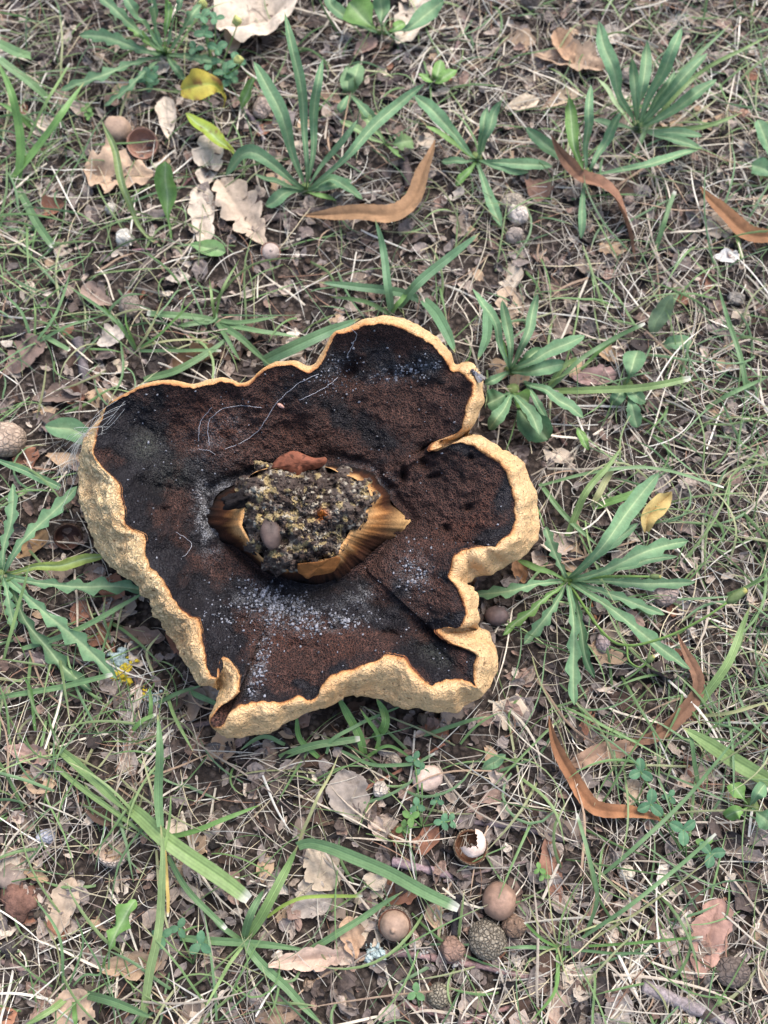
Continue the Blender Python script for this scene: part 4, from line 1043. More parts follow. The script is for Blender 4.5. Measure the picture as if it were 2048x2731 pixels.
# ---- acorns, cups and galls
def lathe(prof, n=26):
    pr = np.array(prof, float); a = np.linspace(0, 2 * math.pi, n, endpoint=False)
    V = np.stack([pr[:, 0:1] * np.cos(a), pr[:, 0:1] * np.sin(a), np.repeat(pr[:, 1:2], n, 1)], -1).reshape(-1, 3)
    return V, grid_faces(len(pr), n, True)
def arc(r, a0, a1, n, zc=0, sx=1, sz=1):
    a = np.radians(np.linspace(a0, a1, n)); return [(max(1e-5, r * math.sin(t) * sx), zc - r * math.cos(t) * sz) for t in a]
CUP_O = arc(1, 2, 100, 14); CUP_I = [(r * .86, z * .86 + .02) for r, z in arc(1, 100, 2, 12)]
def settle(V, px, py):
    g = ground_pt(px, py); V = V + np.array([g[0], g[1], 0])
    V[:, 2] += g[2] - V[:, 2].min() - .0012
    return V, g
def cup(label, px, py, dpx, colr, tilt=(0, 0, 0), inner=None, nut=None, seed=0, name='acorn_cup', h=.85):
    r = dpx / 2 * scale_at(px, py); Rm = rot_m(*tilt)
    vo, fo = lathe(CUP_O + [(.93, .2)]); vi, fi = lathe([(.93, .2)] + CUP_I)
    d = norm(vo); sc = 1 + .05 * noise3(d, 7, seed) + .05 * fbm(d, 3, 3, seed); vo = vo * sc[:, None] * np.array([1, 1, h])
    vi = vi * np.array([1, 1, h])
    allv = np.vstack([vo, vi]) * r @ Rm.T
    extra = []
    if nut is not None:
        vn, fn = lathe(arc(.84, 8, 172, 18, .12, 1, nut[1]) + [(.12, .12 + .86 * nut[1]), (.05, .12 + .93 * nut[1]), (1e-4, .12 + .93 * nut[1])])
        extra = vn * r @ Rm.T
        allv = np.vstack([allv, extra])
    allv, g = settle(allv, px, py)
    th = Thing(name, label, 'acorn cup', [g[0], g[1], allv[:, 2].min()])
    n1, n2 = len(vo), len(vo) + len(vi)
    th.part('cup', allv[:n1], fo, M_rough, colr * (1 + .3 * noise3(allv[:n1], 900, seed)[:, None]))
    th.part('cup_lining', allv[n1:n2], fi, M_nut, np.tile(inner if inner is not None else srgb(136, 96, 76), (len(vi), 1)))
    if nut is not None:
        th.part('nut', allv[n2:], fn, M_nut, nut[0] * (1 + .2 * fbm(allv[n2:], 200, 3, seed)[:, None]))
    return th
def ball(label, px, py, dpx, colr, sq=(1, 1, 1), tilt=(0, 0, 0), seed=0, name='oak_gall', cat='gall', rough=.2, mat=None, group=None):
    r = dpx / 2 * scale_at(px, py)
    v, f = blob(seed % 13 + 1, 22, 15, rough, sq); v = v * r @ rot_m(*tilt).T
    v = v * (1 + .03 * noise3(v, 5 / r, seed)[:, None])
    v, g = settle(v, px, py)
    C = colr * (1 + .25 * fbm(v, 1.2 / r, 3, seed)[:, None])
    return single(name, v, f, mat or (M_nut if cat in ('acorn', 'shell') else M_gall), label, cat, [g[0], g[1], v[:, 2].min()], C, group)
CG = srgb(116, 104, 94); CB = srgb(140, 110, 92)
cup('empty brown acorn cup with smooth inside beside tan oak leaf', 388, 408, 86, srgb(124, 100, 84), (.45, .1, 0), srgb(150, 112, 94), seed=1)
ball('tan acorn next to the empty brown cup', 322, 368, 74, srgb(160, 134, 112), (1, 1, .95), seed=2, name='acorn', cat='acorn', rough=.06)
ball('pale grey beige gall at the left edge of the cream oak leaf', 300, 565, 30, srgb(206, 196, 178), seed=3)
ball('small white gall left of the narrow cream oak leaf', 338, 647, 46, srgb(210, 202, 186), seed=4)
cup('grey cup with a nut below the lobed cream oak leaf', 724, 685, 56, srgb(146, 134, 124), (.3, .2, 0), None, (srgb(168, 150, 138), .7), seed=5)
cup('grey cup with dark hole under the arching leaf', 1030, 298, 50, srgb(150, 140, 132), (.5, 0, 0), srgb(52, 44, 42), seed=6)
ball('pale grey gall above the trailing rosette leaf\'s tip', 1365, 560, 62, srgb(150, 138, 122), (1, .9, .9), seed=7)
ball('whitish broken gall beside the trailing rosette leaf', 1378, 585, 52, srgb(206, 190, 174), seed=8)
ball('grey gall below the whitish broken gall', 1368, 640, 46, srgb(160, 146, 134), seed=9)
cup('cup holding a pointed brown acorn near the lichen tuft', 1053, 2462, 94, srgb(128, 116, 102), (.35, -.15, 0), None, (srgb(150, 124, 104), 1.0), seed=10)
cup('cup holding a broken whitish shell', 1252, 2260, 92, srgb(134, 114, 92), (-.15, .1, 0), srgb(92, 62, 44), seed=11)
cup('big round grey cup turned upside down beside the knobbly twig', 1297, 2503, 104, srgb(134, 124, 108), (2.75, .12, 0), seed=12)
ball('mottled purple brown acorn right of the broken cup', 1328, 2402, 88, srgb(136, 108, 90), (1, 1.1, .95), seed=13, name='acorn', cat='acorn', rough=.06)
ball('brown round gall touching the mottled acorn\'s lower side', 1368, 2470, 62, srgb(128, 104, 86), seed=14)
ball('brown gall half hidden behind the knobbly twig', 1205, 2528, 62, srgb(140, 112, 96), seed=15)
cup('grey cup upside down at the lower edge', 1170, 2652, 66, srgb(140, 130, 112), (2.6, -.1, .4), seed=16)
ball('tiny cream gall above the beige leaf', 1016, 2106, 42, srgb(196, 182, 166), seed=17)
ball('tiny rough cream gall near the mushroom\'s lower rim', 1052, 2030, 34, srgb(182, 166, 148), seed=18, rough=.25)
ball('smooth pinkish shell half beside the clover sprig', 1140, 2078, 74, srgb(186, 162, 146), (1.1, .9, .7), seed=19, name='acorn_shell', cat='shell')
ball('tiny cream gall between cup and knobbly twig', 1107, 2518, 34, srgb(176, 158, 140), seed=20)
cup('tiny reddish ring shaped cup by the little pale curl', 1064, 2246, 34, srgb(150, 116, 100), (.1, 0, 0), srgb(140, 80, 58), seed=21)
ball('tiny rough brown gall beside fine lichen', 823, 2625, 30, srgb(150, 128, 108), seed=22, rough=.25)
cup('whitish open cup shell under the grass stems at left', 312, 2276, 80, srgb(196, 178, 162), (-.7, .35, .3), srgb(186, 164, 146), seed=23, name='acorn_shell')
ball('flat oval grey brown acorn half at the left edge', 34, 2338, 84, srgb(142, 124, 110), (1, .8, .45), seed=24, name='acorn_shell', cat='shell', rough=.06)
ball('lump of red brown bark below the acorn half', 56, 2400, 104, srgb(104, 76, 64), (.9, .95, .5), seed=25, name='bark_lump', cat='bark', rough=.45, mat=M_bark)
ball('large grey banded gall half out of the picture', 30, 1190, 100, srgb(172, 150, 130), (1.05, .95, .9), seed=26, rough=.08)
ball('dark glossy acorn under the mushroom\'s lower right lobe', 1322, 1648, 64, srgb(92, 76, 72), (1, .85, .85), seed=27, name='acorn', cat='acorn', rough=.05)
ball('greyish gall by the large rosette\'s right leaves', 1760, 1590, 70, srgb(150, 132, 122), (1.1, .9, .8), seed=28, rough=.2)
ball('grey gall beneath the large rosette\'s lower leaves', 1606, 1718, 44, srgb(160, 142, 138), (.9, 1.2, .8), seed=29)
cup('dark brown cup lying open at the mushroom\'s left flank', 190, 1440, 74, srgb(84, 66, 54), (.6, .4, 0), srgb(70, 46, 38), seed=30)
ball('pinkish gall left of bottom grass tuft', 1362, 2470, 40, srgb(160, 132, 118), seed=31)
ball('dark gall under the reddish oak leaf', 1945, 2590, 84, srgb(100, 88, 80), (1.1, .9, .7), seed=32, rough=.18)
ball('small cream gall right of the long thin grass stem', 1668, 2330, 42, srgb(196, 182, 160), seed=33)
ball('rough pinkish gall left of the brown curved stem', 1810, 2440, 38, srgb(170, 148, 132), seed=34, rough=.2)
ball('pale oval gall right of the bottom grass tuft\'s centre', 1628, 2492, 44, srgb(176, 156, 138), (.9, 1.3, .8), seed=35)
ball('grey pebble like gall on dark soil near the lower left', 30, 2530, 44, srgb(74, 68, 64), seed=36, rough=.2)
ball('white and blue grey stone under the left grass', 126, 2232, 48, srgb(160, 160, 166), (1.1, .8, .6), seed=37, name='pebble', cat='pebble', rough=.2)
ball('grey gall beside the fan rosette\'s stem', 1668, 215, 40, srgb(158, 144, 130), seed=38)
ball('grey stone lump right of the fan rosette', 1912, 165, 46, srgb(144, 130, 118), (1.2, .8, .7), seed=39, rough=.2, name='pebble', cat='pebble')
ball('brown gall by the upper right litter edge', 1978, 320, 36, srgb(150, 116, 96), seed=40)
ball('grey stone beside the white shredded scrap', 1960, 800, 44, srgb(140, 132, 122), (1, .9, .6), seed=41, rough=.2, name='pebble', cat='pebble')
ball('grey gall in shade above the mushroom\'s left top', 352, 826, 60, srgb(138, 124, 112), (.9, 1.1, .8), seed=42, rough=.14)
ball('dark gall at the top edge of the litter', 1412, 18, 50, srgb(120, 106, 96), seed=43, rough=.2)
ball('greyish gall left of the tall rosette', 705, 300, 56, srgb(170, 150, 136), (.9, 1.1, .9), seed=44)
ball('brown nut beside the fallen grey gall on the upper right', 1672, 540, 30, srgb(172, 146, 130), seed=45)
# broken white shell inside its cup
v, f = blob(4, 22, 14, .1, (1, 1, .8)); keep = v[:, 2] > -.35
r_ = 34 * scale_at(1258, 2255); g = ground_pt(1258, 2250)
v = v * r_ + g + (0, 0, .0105)
f = np.array([q for q in f if keep[list(q)].all() and not (in_poly(np.array([v[list(q), 0].mean()]), np.array([v[list(q), 1].mean()]), [(g[0] - .012, g[1] - .001), (g[0] - .012, g[1] + .02), (g[0] + .001, g[1] + .006), (g[0] + .0015, g[1] - .002)])[0])])
single('acorn_shell', v, f, M_nut, 'jagged pinkish white shell resting inside its cup', 'shell', g + (0, 0, .004), np.tile(srgb(216, 190, 172), (len(v), 1)))
# tan pod at right
V, F, C, P = leaf([(1722,1420,.3),(1728,1385,.9),(1752,1350,1.1),(1776,1328,1.0),(1790,1310,1.2)], 52, 'egg', srgb(190, 166, 108), srgb(160, 130, 80), fold=.7)
single('dry_pod', V, F, M_dead, 'dry tan boat shaped pod in the grass right of mushroom', 'seed pod', P[0], C)

# ---- clover
def clover(label, leaves, group=None, rootpx=None):
    c0 = rootpx or (leaves[0][0], leaves[0][1] + 20)
    base = ground_pt(*c0)
    th = Thing('clover', label, 'clover', base, group)
    for i, (x, y, h, s, a0, colr) in enumerate(leaves):
        top = ground_pt(x, y, h / 100)
        m = scale_at(x, y); L = s * m
        P = crom([base, (base * .4 + top * .6) + (0, 0, .002), top], 9)
        V, F = tube(P, .00045, 5)
        st = th.part('leaf_stalk', V, F, M_green, np.tile(srgb(120, 150, 92, .8), (len(V), 1)))
        for k in range(3):
            a = math.radians(a0 + 120 * k) + random.uniform(-.15, .15)
            d = np.array([math.cos(a), math.sin(a), random.uniform(.0, .25)])
            path = [top, top + d * L * .5 + (0, 0, L * .08), top + d * L]
            V, F, C, _ = leaf(path, 0, 'egg', np.asarray(colr) * random.uniform(.9, 1.1), srgb(130, 160, 120, .8), fold=.12, seed=i * 3 + k, world=True, wm=L * .36, n=12)
            th.part('leaflet', V, F, M_green, C, parent=st)
CGN = srgb(92, 134, 98, .8)
clover('clover with two large three part leaves beside orange leaf', [(1735,2145,1.2,40,80,CGN),(1822,2214,1.2,40,30,CGN),(1708,2058,1.0,36,90,CGN),(1785,2125,.6,22,60,CGN),(1895,2276,.9,38,250,CGN),(1880,2250,.7,26,40,GB)], rootpx=(1830, 2290))
clover('small clover sprig with roundish leaves below the mushroom', [(1112,2150,.8,24,90,CGN),(1095,2180,1.0,26,30,GB),(1180,2192,1.0,24,60,CGN),(1165,2135,.8,20,90,CGN),(1075,2208,.5,22,200,GB),(1105,2025,.9,24,60,CGN),(1125,2055,.8,22,90,CGN),(1200,2190,.5,22,300,CGN)], rootpx=(1125, 2205))
clover('dark clover with yellow green knob beside ribbed grass stem', [(432,2498,1.0,30,40,CGN),(478,2475,.9,28,70,CGN),(535,2518,1.3,34,90,CGN)], rootpx=(515, 2570))
clover('single bright three part clover leaf near the upside down cup', [(1110,2648,.9,27,330,srgb(120, 160, 104, .8))], rootpx=(1120, 2690))
clover('bushy clover with pale flower heads beside the cream dead leaf', [(545,90,2.4,28,90,CGN),(580,130,1.8,30,40,CGN),(560,170,1.2,30,20,CGN),(600,195,1.0,32,70,CGN),(630,165,1.6,30,100,CGN),(540,45,2.8,28,60,CGN),(575,50,3.0,24,10,CGN),(520,130,1.4,26,120,CGN),(620,205,.8,26,300,CGN),(590,230,.6,30,30,CGN)], rootpx=(575, 215))
clover('small clover between jagged rosette and grass', [(388,206,1.2,30,90,CGN),(402,226,.8,26,30,CGN),(410,196,1.0,24,60,CGN)], rootpx=(400, 255))
clover('tiny clover left of the tan acorn', [(232,290,.8,18,90,GB),(236,310,.6,16,30,GB)], rootpx=(240, 325))
clover('tiny seedling clover on the rust brown leaf', [(1438,2318,1.0,18,100,GB),(1450,2335,.7,18,340,GB)], rootpx=(1440, 2340))
clover('tiny clover near the thick pale stick', [(1920,2660,.7,18,20,GB)], rootpx=(1915, 2685))
v_c = []
for (x, y) in ((541, 10), (630, 55), (636, 158)):
    P = [ground_pt(575, 215), ground_pt(x, y + 20, .022), ground_pt(x, y, .03)]
    th = Thing('clover_flower', 'small yellowish green clover flower head on a thin stalk', 'flower', P[0], 'clover flower heads')
    V, F = tube(crom(P, 10), .0004, 5); th.part('stalk', V, F, M_green, np.tile(GB, (len(V), 1)))
    v, f = blob(x % 7, 12, 9, .35, (.0027, .0027, .003)); th.part('flower_head', v + P[2], f, M_lichen, np.tile(srgb(176, 176, 110), (len(v), 1)))

# ---- broad grass blades by tuft
def tuft(label, c, blades, name='grass_tuft', group=None):
    base = ground_pt(*c)
    th = Thing(name, label, 'grass', base, group)
    for i, bl in enumerate(blades):
        path, wpx, colr, cut = bl
        pr = 'cut' if cut else 'blade'
        V, F, C, _ = leaf(path, wpx, pr, np.asarray(colr) * random.uniform(.9, 1.1), np.asarray(colr) * 1.25, fold=.2, seed=i + int(c[0]), tipcol=WHT if cut else srgb(170, 160, 110), n=30, twist=random.uniform(-.4, .4))
        th.part('blade', V, F, M_grass, C)
    return th
G1, G2, G3, G4 = srgb(112, 148, 80, .85), srgb(112, 142, 94, .85), srgb(136, 160, 98, .85), srgb(168, 168, 118, .85)
tuft('tall bright broad bladed grass rooted at the left edge', (46, 490), [
 ([(46,490,.1),(55,380,2.0),(34,253,3.2),(-8,160,3.6)], 24, G1, 0), ([(21,487,.1),(84,414,1.5),(160,312,2.6),(224,219,3.2)], 22, G1, 0), ([(46,498,.2),(97,591,.9),(143,658,.6)], 22, G2, 1),
 ([(75,372,.4),(120,280,2),(186,169,3)], 10, G3, 1), ([(84,340,.2),(40,300,1.2),(-6,272,1.4)], 16, G1, 0), ([(127,264,.3),(60,205,1.6),(-10,150,1.8)], 24, G2, 1), ([(82,150,.8),(40,138,1.2),(-10,112,1.2)], 28, G2, 1)])
tuft('spreading coarse grass just beyond the mushroom\'s dip', (574, 853), [
 ([(574,853,.2),(480,842,1.0),(392,836,.9)], 18, G2, 1), ([(560,855,.2),(520,862,.8),(470,872,.6)], 15, G2, 0), ([(574,853,.2),(566,800,1.4),(558,743,2.0)], 8, G3, 0), ([(574,853,.2),(604,900,.9),(641,963,.9)], 12, G2, 0),
 ([(574,862,.2),(640,900,.9),(724,976,.8)], 18, G2, 0), ([(384,1013,.6),(470,990,.9),(560,935,.9),(620,890,.6)], 20, G2, 0), ([(574,853,.2),(590,780,1.8),(640,690,3)], 8, G3, 0), ([(574,853,.2),(640,860,.8),(740,845,.9)], 14, G2, 0),
 ([(700,965,.6),(780,930,1.4),(890,878,2.0),(960,850,2.2)], 34, GL, 0), ([(574,860,.2),(680,880,.8),(800,900,.8)], 16, G2, 0)])
tuft('fine grass clump left of the coarse grass', (363, 935), [
 ([(363,935,.1),(330,880,1.2),(272,812,2)], 9, G1, 0), ([(363,935,.1),(345,900,1),(310,845,1.8)], 8, G2, 0), ([(363,935,.1),(400,880,1.2),(436,790,1.8)], 6, G4, 0), ([(363,935,.1),(430,890,1.2),(520,795,2)], 7, G1, 0),
 ([(363,935,.1),(300,850,1.4),(178,760,1.6)], 9, G2, 0), ([(363,935,.1),(460,935,.8),(590,935,.9)], 9, G2, 1), ([(363,935,.1),(340,870,1),(335,830,1.6)], 7, G1, 0), ([(363,935,.1),(430,910,.6),(560,905,.8)], 7, G4, 0)])
tuft('mown grass with one very broad blade frayed white at the tip', (346, 2150), [
 ([(340,2150,.4),(380,2178,1.2),(443,2236,2.2),(549,2316,2.4),(664,2398,1.8)], 42, G3, 1), ([(160,2000,.4),(230,2060,1.2),(340,2165,1.0)], 30, G3, 0), ([(150,2045,.4),(230,2105,1.0),(345,2195,.8),(410,2250,.5)], 16, G3, 0),
 ([(447,2283,.3),(506,2380,1.2),(603,2477,1.2)], 16, G2, 1), ([(430,2235,.3),(520,2215,1.2),(700,2145,1.8)], 14, G1, 0), ([(440,2245,.3),(445,2340,.9),(448,2445,.9)], 9, srgb(196, 168, 96), 1)])
tuft('upright ribbed grass stem with a straight blade above the tan lobed leaf', (378, 2735), [
 ([(378,2735,.2),(400,2600,1.2),(425,2480,1.8),(436,2300,2.4),(428,2200,2.6)], 24, srgb(140, 160, 104, .8), 0), ([(428,2205,2.4),(426,2080,3.4),(420,1905,4.2)], 24, G2, 0), ([(432,2290,2.0),(450,2200,2.8),(456,2120,3)], 8, G3, 0)])
tuft('grass bent sharply at its node below the mushroom', (655, 2505), [
 ([(650,2508,.2),(680,2469,.8),(722,2393,1.6),(794,2256,2.2)], 28, srgb(128, 156, 92, .8), 0), ([(794,2256,2.2),(830,2250,2.4),(916,2275,2.4),(1039,2330,2.0),(1222,2424,1.2)], 34, G2, 1), ([(712,2446,.4),(760,2415,1.0),(828,2393,1.2),(967,2389,1.0)], 10, srgb(164, 186, 88, .8), 1),
 ([(794,2258,2.0),(850,2120,2.4),(905,2010,2.0)], 9, G4, 0)])
tuft('flat grey green runner grass crossing the lower litter', (690, 2530), [
 ([(480,2500,.5),(580,2512,.6),(690,2518,.6),(823,2534,.5)], 22, G2, 0), ([(823,2534,.4),(930,2470,1.2),(1075,2376,1.6)], 20, G2, 0), ([(655,2510,.4),(680,2553,.7),(764,2634,.8),(860,2735,.6)], 24, G2, 0),
 ([(650,2505,.4),(665,2450,1.6),(705,2370,2.4)], 22, G2, 0), ([(655,2512,.3),(600,2590,.9),(545,2690,1)], 10, G3, 0), ([(640,2505,.3),(590,2470,.6),(560,2440,.6)], 14, G2, 0)])
tuft('cut grass fan at the lower left edge', (196, 2644), [
 ([(196,2644,.2),(290,2668,1.2),(410,2716,1.0)], 28, G2, 0), ([(196,2644,.2),(140,2690,.9),(60,2740,1)], 18, G3, 0), ([(198,2644,.2),(200,2700,1),(202,2745,1.2)], 16, G1, 0), ([(170,2640,.2),(160,2500,1.6),(90,2390,2)], 8, G2, 0),
 ([(180,2640,.2),(220,2520,1.4),(200,2440,2)], 6, G2, 0), ([(185,2640,.2),(225,2600,1.0),(268,2590,1.2),(210,2480,2.4)], 6, G2, 0)])
tuft('fine wiry grass clump at the lower right centre', (1487, 2526), [
 ([(1560,2500,.3),(1593,2393,1.8),(1570,2280,2.6),(1538,2169,3.0)], 11, G2, 1), ([(1540,2510,.3),(1700,2400,1.8),(1909,2224,2.2)], 11, G2, 1), ([(1560,2520,.3),(1740,2410,1.0),(1909,2275,1.6)], 8, G4, 0), ([(1500,2525,.2),(1680,2512,1.0),(1875,2498,1.0)], 8, G1, 1),
 ([(1500,2530,.2),(1620,2540,.8),(1730,2542,.8)], 9, G2, 1), ([(1487,2526,.2),(1440,2500,1),(1399,2460,1.6)], 8, G1, 1), ([(1487,2530,.2),(1410,2526,.8),(1340,2528,1)], 10, G2, 0), ([(1487,2530,.2),(1480,2640,1),(1411,2730,1.4)], 12, G1, 0),
 ([(1487,2526,.2),(1500,2440,1.4),(1560,2330,1.8)], 5, G3, 0), ([(1487,2526,.2),(1470,2440,1.4),(1455,2280,2)], 4, G4, 0), ([(1487,2526,.2),(1560,2480,.8),(1700,2440,1)], 5, G4, 0), ([(1487,2526,.2),(1530,2480,1.2),(1600,2380,2.4)], 4, G4, 0),
 ([(1487,2526,.2),(1440,2470,1.2),(1400,2390,2)], 4, G4, 0), ([(1487,2526,.2),(1500,2570,.6),(1520,2620,.8)], 5, G4, 0), ([(1487,2526,.2),(1450,2540,.6),(1400,2570,.8)], 5, G4, 0)])
tuft('long single grass blade crossing above the tiny cream gall', (1600, 2340), [([(1590,2345,.2),(1700,2255,1.4),(1840,2120,2.2),(1985,1940,2.6)], 11, G2, 0)])
tuft('very broad grass blades at the right edge below the rosette', (2040, 2070), [
 ([(2060,2085,.6),(1960,2030,1.4),(1880,1980,1.8),(1820,1940,2)], 44, G3, 0), ([(1862,2090,.4),(1850,2020,1.4),(1838,1935,2)], 13, G2, 0), ([(1841,1905,.4),(1937,1775,1.6),(2000,1616,2.4)], 24, G3, 0), ([(2060,1900,.5),(1960,1990,.9),(1900,2060,.6)], 9, G2, 0),
 ([(1850,1910,.3),(1950,1900,1.0),(2060,1870,1.2)], 10, G4, 0)])
tuft('arching green blade rising beside the flat pinkish leaf', (1475, 1043), [([(1475,1043,.2),(1580,1040,1.4),(1720,1030,1.8),(1842,1008,1.6)], 20, G3, 1), ([(1460,1040,.2),(1500,980,1.0),(1545,955,1.6)], 16, G3, 1), ([(1460,1040,.2),(1560,950,1.6),(1720,862,2.2)], 12, G2, 1), ([(1550,985,.3),(1610,930,1.2),(1680,880,1.8)], 10, G1, 0)])
tuft('grass blades slanting above the large rosette', (1513, 1430), [
 ([(1513,1430,.3),(1556,1322,1.8),(1622,1245,2.4),(1660,1190,2.6)], 20, G3, 0), ([(1440,1295,.4),(1580,1262,1.4),(1740,1252,1.6),(1930,1300,1.4)], 9, G2, 1), ([(1580,1355,.3),(1660,1330,1.0),(1750,1295,1.4)], 22, G1, 0), ([(1580,1350,.3),(1605,1300,.9),(1635,1245,1.2)], 18, G4, 1),
 ([(1440,1290,.3),(1500,1370,.8),(1600,1460,.8)], 14, G2, 0)])
tuft('bent green blades under the mushroom\'s near rim', (960, 2000), [
 ([(971,2010,.2),(954,1956,1.0),(897,1850,1.6)], 24, G1, 0), ([(997,1968,.2),(1023,1942,1.4),(1027,1908,2.0),(1004,1862,2.2)], 24, G1, 0), ([(745,2020,.3),(830,1990,.8),(960,1970,.8)], 20, G2, 1), ([(870,2010,.3),(900,1960,1),(1080,1880,1.6)], 10, G2, 0),
 ([(1000,2010,.2),(1010,1960,1),(960,1890,2)], 12, G1, 0), ([(900,2000,.3),(1000,2040,.8),(1100,2035,.8),(1160,2010,.8)], 10, G2, 1), ([(760,1985,.3),(700,1965,1),(640,2000,1.2)], 12, G2, 0), ([(1130,1960,.3),(1220,1930,1),(1300,1910,1.4)], 12, G2, 0),
 ([(980,2015,.2),(1040,1990,.8),(1110,2030,.6)], 9, G1, 0), ([(850,2020,.2),(800,1970,1),(790,1900,1.6)], 16, G1, 0)])
tuft('grass blades criss-crossing left of the lichen twig', (395, 1900), [
 ([(60,1730,.4),(180,1690,1.4),(330,1610,2.0),(400,1570,2.2)], 16, G2, 0), ([(-10,1860,.4),(120,1840,1.0),(300,1798,1.4)], 15, G2, 1), ([(395,1950,.2),(402,1880,1.2),(398,1830,1.6)], 12, G1, 0), ([(440,1830,.2),(470,1920,1.2),(515,2005,1.8)], 10, G3, 0),
 ([(330,1990,.2),(370,1930,.9),(415,1905,1.2)], 12, G1, 1), ([(500,1840,.3),(545,1862,1),(600,1890,1)], 16, G2, 0), ([(410,1880,.3),(470,1850,1),(540,1828,1.2)], 12, G2, 0), ([(95,1950,.3),(85,1850,1.2),(60,1800,1.6)], 11, G1, 0), ([(410,1800,.3),(392,1740,.9),(428,1688,1.2)], 8, G4, 0),
 ([(10,1760,.3),(40,1640,1.6),(80,1500,2.6)], 10, G3, 0)])
tuft('grass blades leaning out of the top right litter', (1830, 250), [([(1690,420,.4),(1780,230,2.2),(1950,60,3.2)], 14, G2, 0), ([(1730,340,.3),(1860,200,2.0),(2060,90,2.6)], 12, G3, 0), ([(1700,350,.3),(1850,340,1.2),(1980,300,1.6)], 14, G3, 0), ([(1738,690,.2),(1770,600,1.2),(1800,510,1.8)], 13, G2, 1), ([(1980,690,.2),(1960,620,.9),(1930,560,1)], 12, G3, 0)])
tuft('two long thin grass blades near the grass on the right edge', (1995, 1060), [([(1995,1070,.2),(1975,950,1.4),(1940,840,2.0),(1915,760,2.2)], 14, G2, 0), ([(1880,1090,.2),(1950,1050,.8),(2060,1000,1)], 12, G2, 0), ([(1820,1010,.2),(1830,950,1),(1840,905,1.4)], 8, G2, 0)])
tuft('small upright blades left of the shaded clearing', (95, 900), [([(90,920,.2),(150,830,1.4),(190,720,2.2)], 8, G2, 0), ([(85,915,.2),(60,840,1.2),(0,770,1.8)], 8, G2, 0), ([(115,895,.2),(150,915,.6),(186,935,.5)], 14, G2, 1), ([(90,920,.2),(180,870,1.0),(280,840,1.2)], 8, G2, 0), ([(90,920,.2),(95,850,1),(90,800,1.6)], 6, G3, 0)])
tuft('narrow green blades between tall rosette and mushroom', (1035, 840), [([(1045,838,.2),(1035,760,1.6),(1018,650,2.6),(1000,585,3)], 22, GL, 0), ([(1060,820,.2),(1130,740,1.8),(1280,620,2.6)], 26, GL, 0), ([(1120,800,.3),(1060,780,.9),(850,752,1.0)], 24, GL, 0), ([(1040,838,.2),(1070,800,1),(1095,760,1.4)], 14, G1, 0),
 ([(1130,800,.3),(1160,830,2.4),(1190,880,4.0),(1214,940,5.4)], 32, GL, 0), ([(1300,815,.3),(1298,900,2.0),(1275,960,2.6)], 30, GL, 0), ([(1040,838,.2),(960,800,1),(880,790,1.2)], 12, G2, 0)])

# ------------------------------------------------------------------ small countable litter: scraps and pebbles
def frame_pts(n, rs, margin=60, pw=None):
    """random ground points inside the photo (plus a margin), off the cap"""
    o = []
    while len(o) < n:
        x, y = rs.uniform(-margin, PW + margin), rs.uniform(-margin, PH + margin)
        p = ground_pt(x, y)
        if near_cap(p[None], .92)[0]: continue
        if pw is not None and rs.uniform() > pw(x, y): continue
        o.append((x, y, p))
    return o
def scrap_mesh(seed):
    rs = np.random.default_rng(seed)
    n, m = 7, 5
    t = np.linspace(-1, 1, n)[:, None]; s = np.linspace(-1, 1, m)[None]
    w = (1 - np.abs(t) ** rs.uniform(1.5, 4)) * rs.uniform(.4, .8) + .08
    x = t + .12 * rs.normal(size=(n, m)); y = s * w + .08 * rs.normal(size=(n, m))
    z = rs.uniform(-.2, .5) * y ** 2 * 2 + rs.uniform(-.1, .3) * x ** 2 + .1 * rs.normal(size=(n, m)) * .7 + rs.uniform(-.2, .2) * x * y * 2
    V = np.stack([x, y, z], -1).reshape(-1, 3); V[:, 2] -= V[:, 2].min()
    return V, grid_faces(n, m)
SC = {'grey brown': srgb(136, 120, 106), 'tan': srgb(178, 150, 122), 'dark brown': srgb(86, 68, 58), 'reddish brown': srgb(142, 100, 80), 'pale beige': srgb(198, 180, 158)}
scr = {}
for k, (nm, c) in enumerate(SC.items()):
    for j in range(4):
        V, F = scrap_mesh(100 + k * 10 + j)
        me = new_mesh('leaf_scrap', V, F, c * (1 + .18 * noise3(V, 3, j)[:, None])); me.materials.append(M_scrap)
        scr[(nm, j)] = me
rs = np.random.default_rng(11)
kinds = list(SC)
for i, (x, y, p) in enumerate(frame_pts(280, rs, 20)):
    nm = kinds[rs.choice(5, p=[.32, .24, .16, .12, .16])]
    o = bpy.data.objects.new('leaf_scrap', scr[(nm, int(rs.integers(4)))])
    COL.objects.link(o)
    s_ = rs.uniform(.0035, .0100)
    o.location = (p[0], p[1], p[2] + .0004); o.scale = (s_, s_ * rs.uniform(.7, 1.3), s_ * rs.uniform(.6, 1.2))
    o.rotation_euler = (rs.normal(0, .18), rs.normal(0, .18), rs.uniform(0, 6.28))
    tag(o, f'small curled {nm} scrap of dead leaf in the ground litter', 'leaf scrap', f'{nm} leaf scraps in the litter')
peb = {}
PC = {'dark grey': srgb(78, 72, 68), 'buff': srgb(158, 142, 124), 'brown': srgb(120, 98, 84)}
for nm, c in PC.items():
    for j in range(3):
        v, f = blob(j + len(nm), 10, 7, .35, (1, .8, .65))
        me = new_mesh('pebble', v, f, c * (1 + .2 * noise3(v, 2, j)[:, None])); me.materials.append(M_rough); peb[(nm, j)] = me
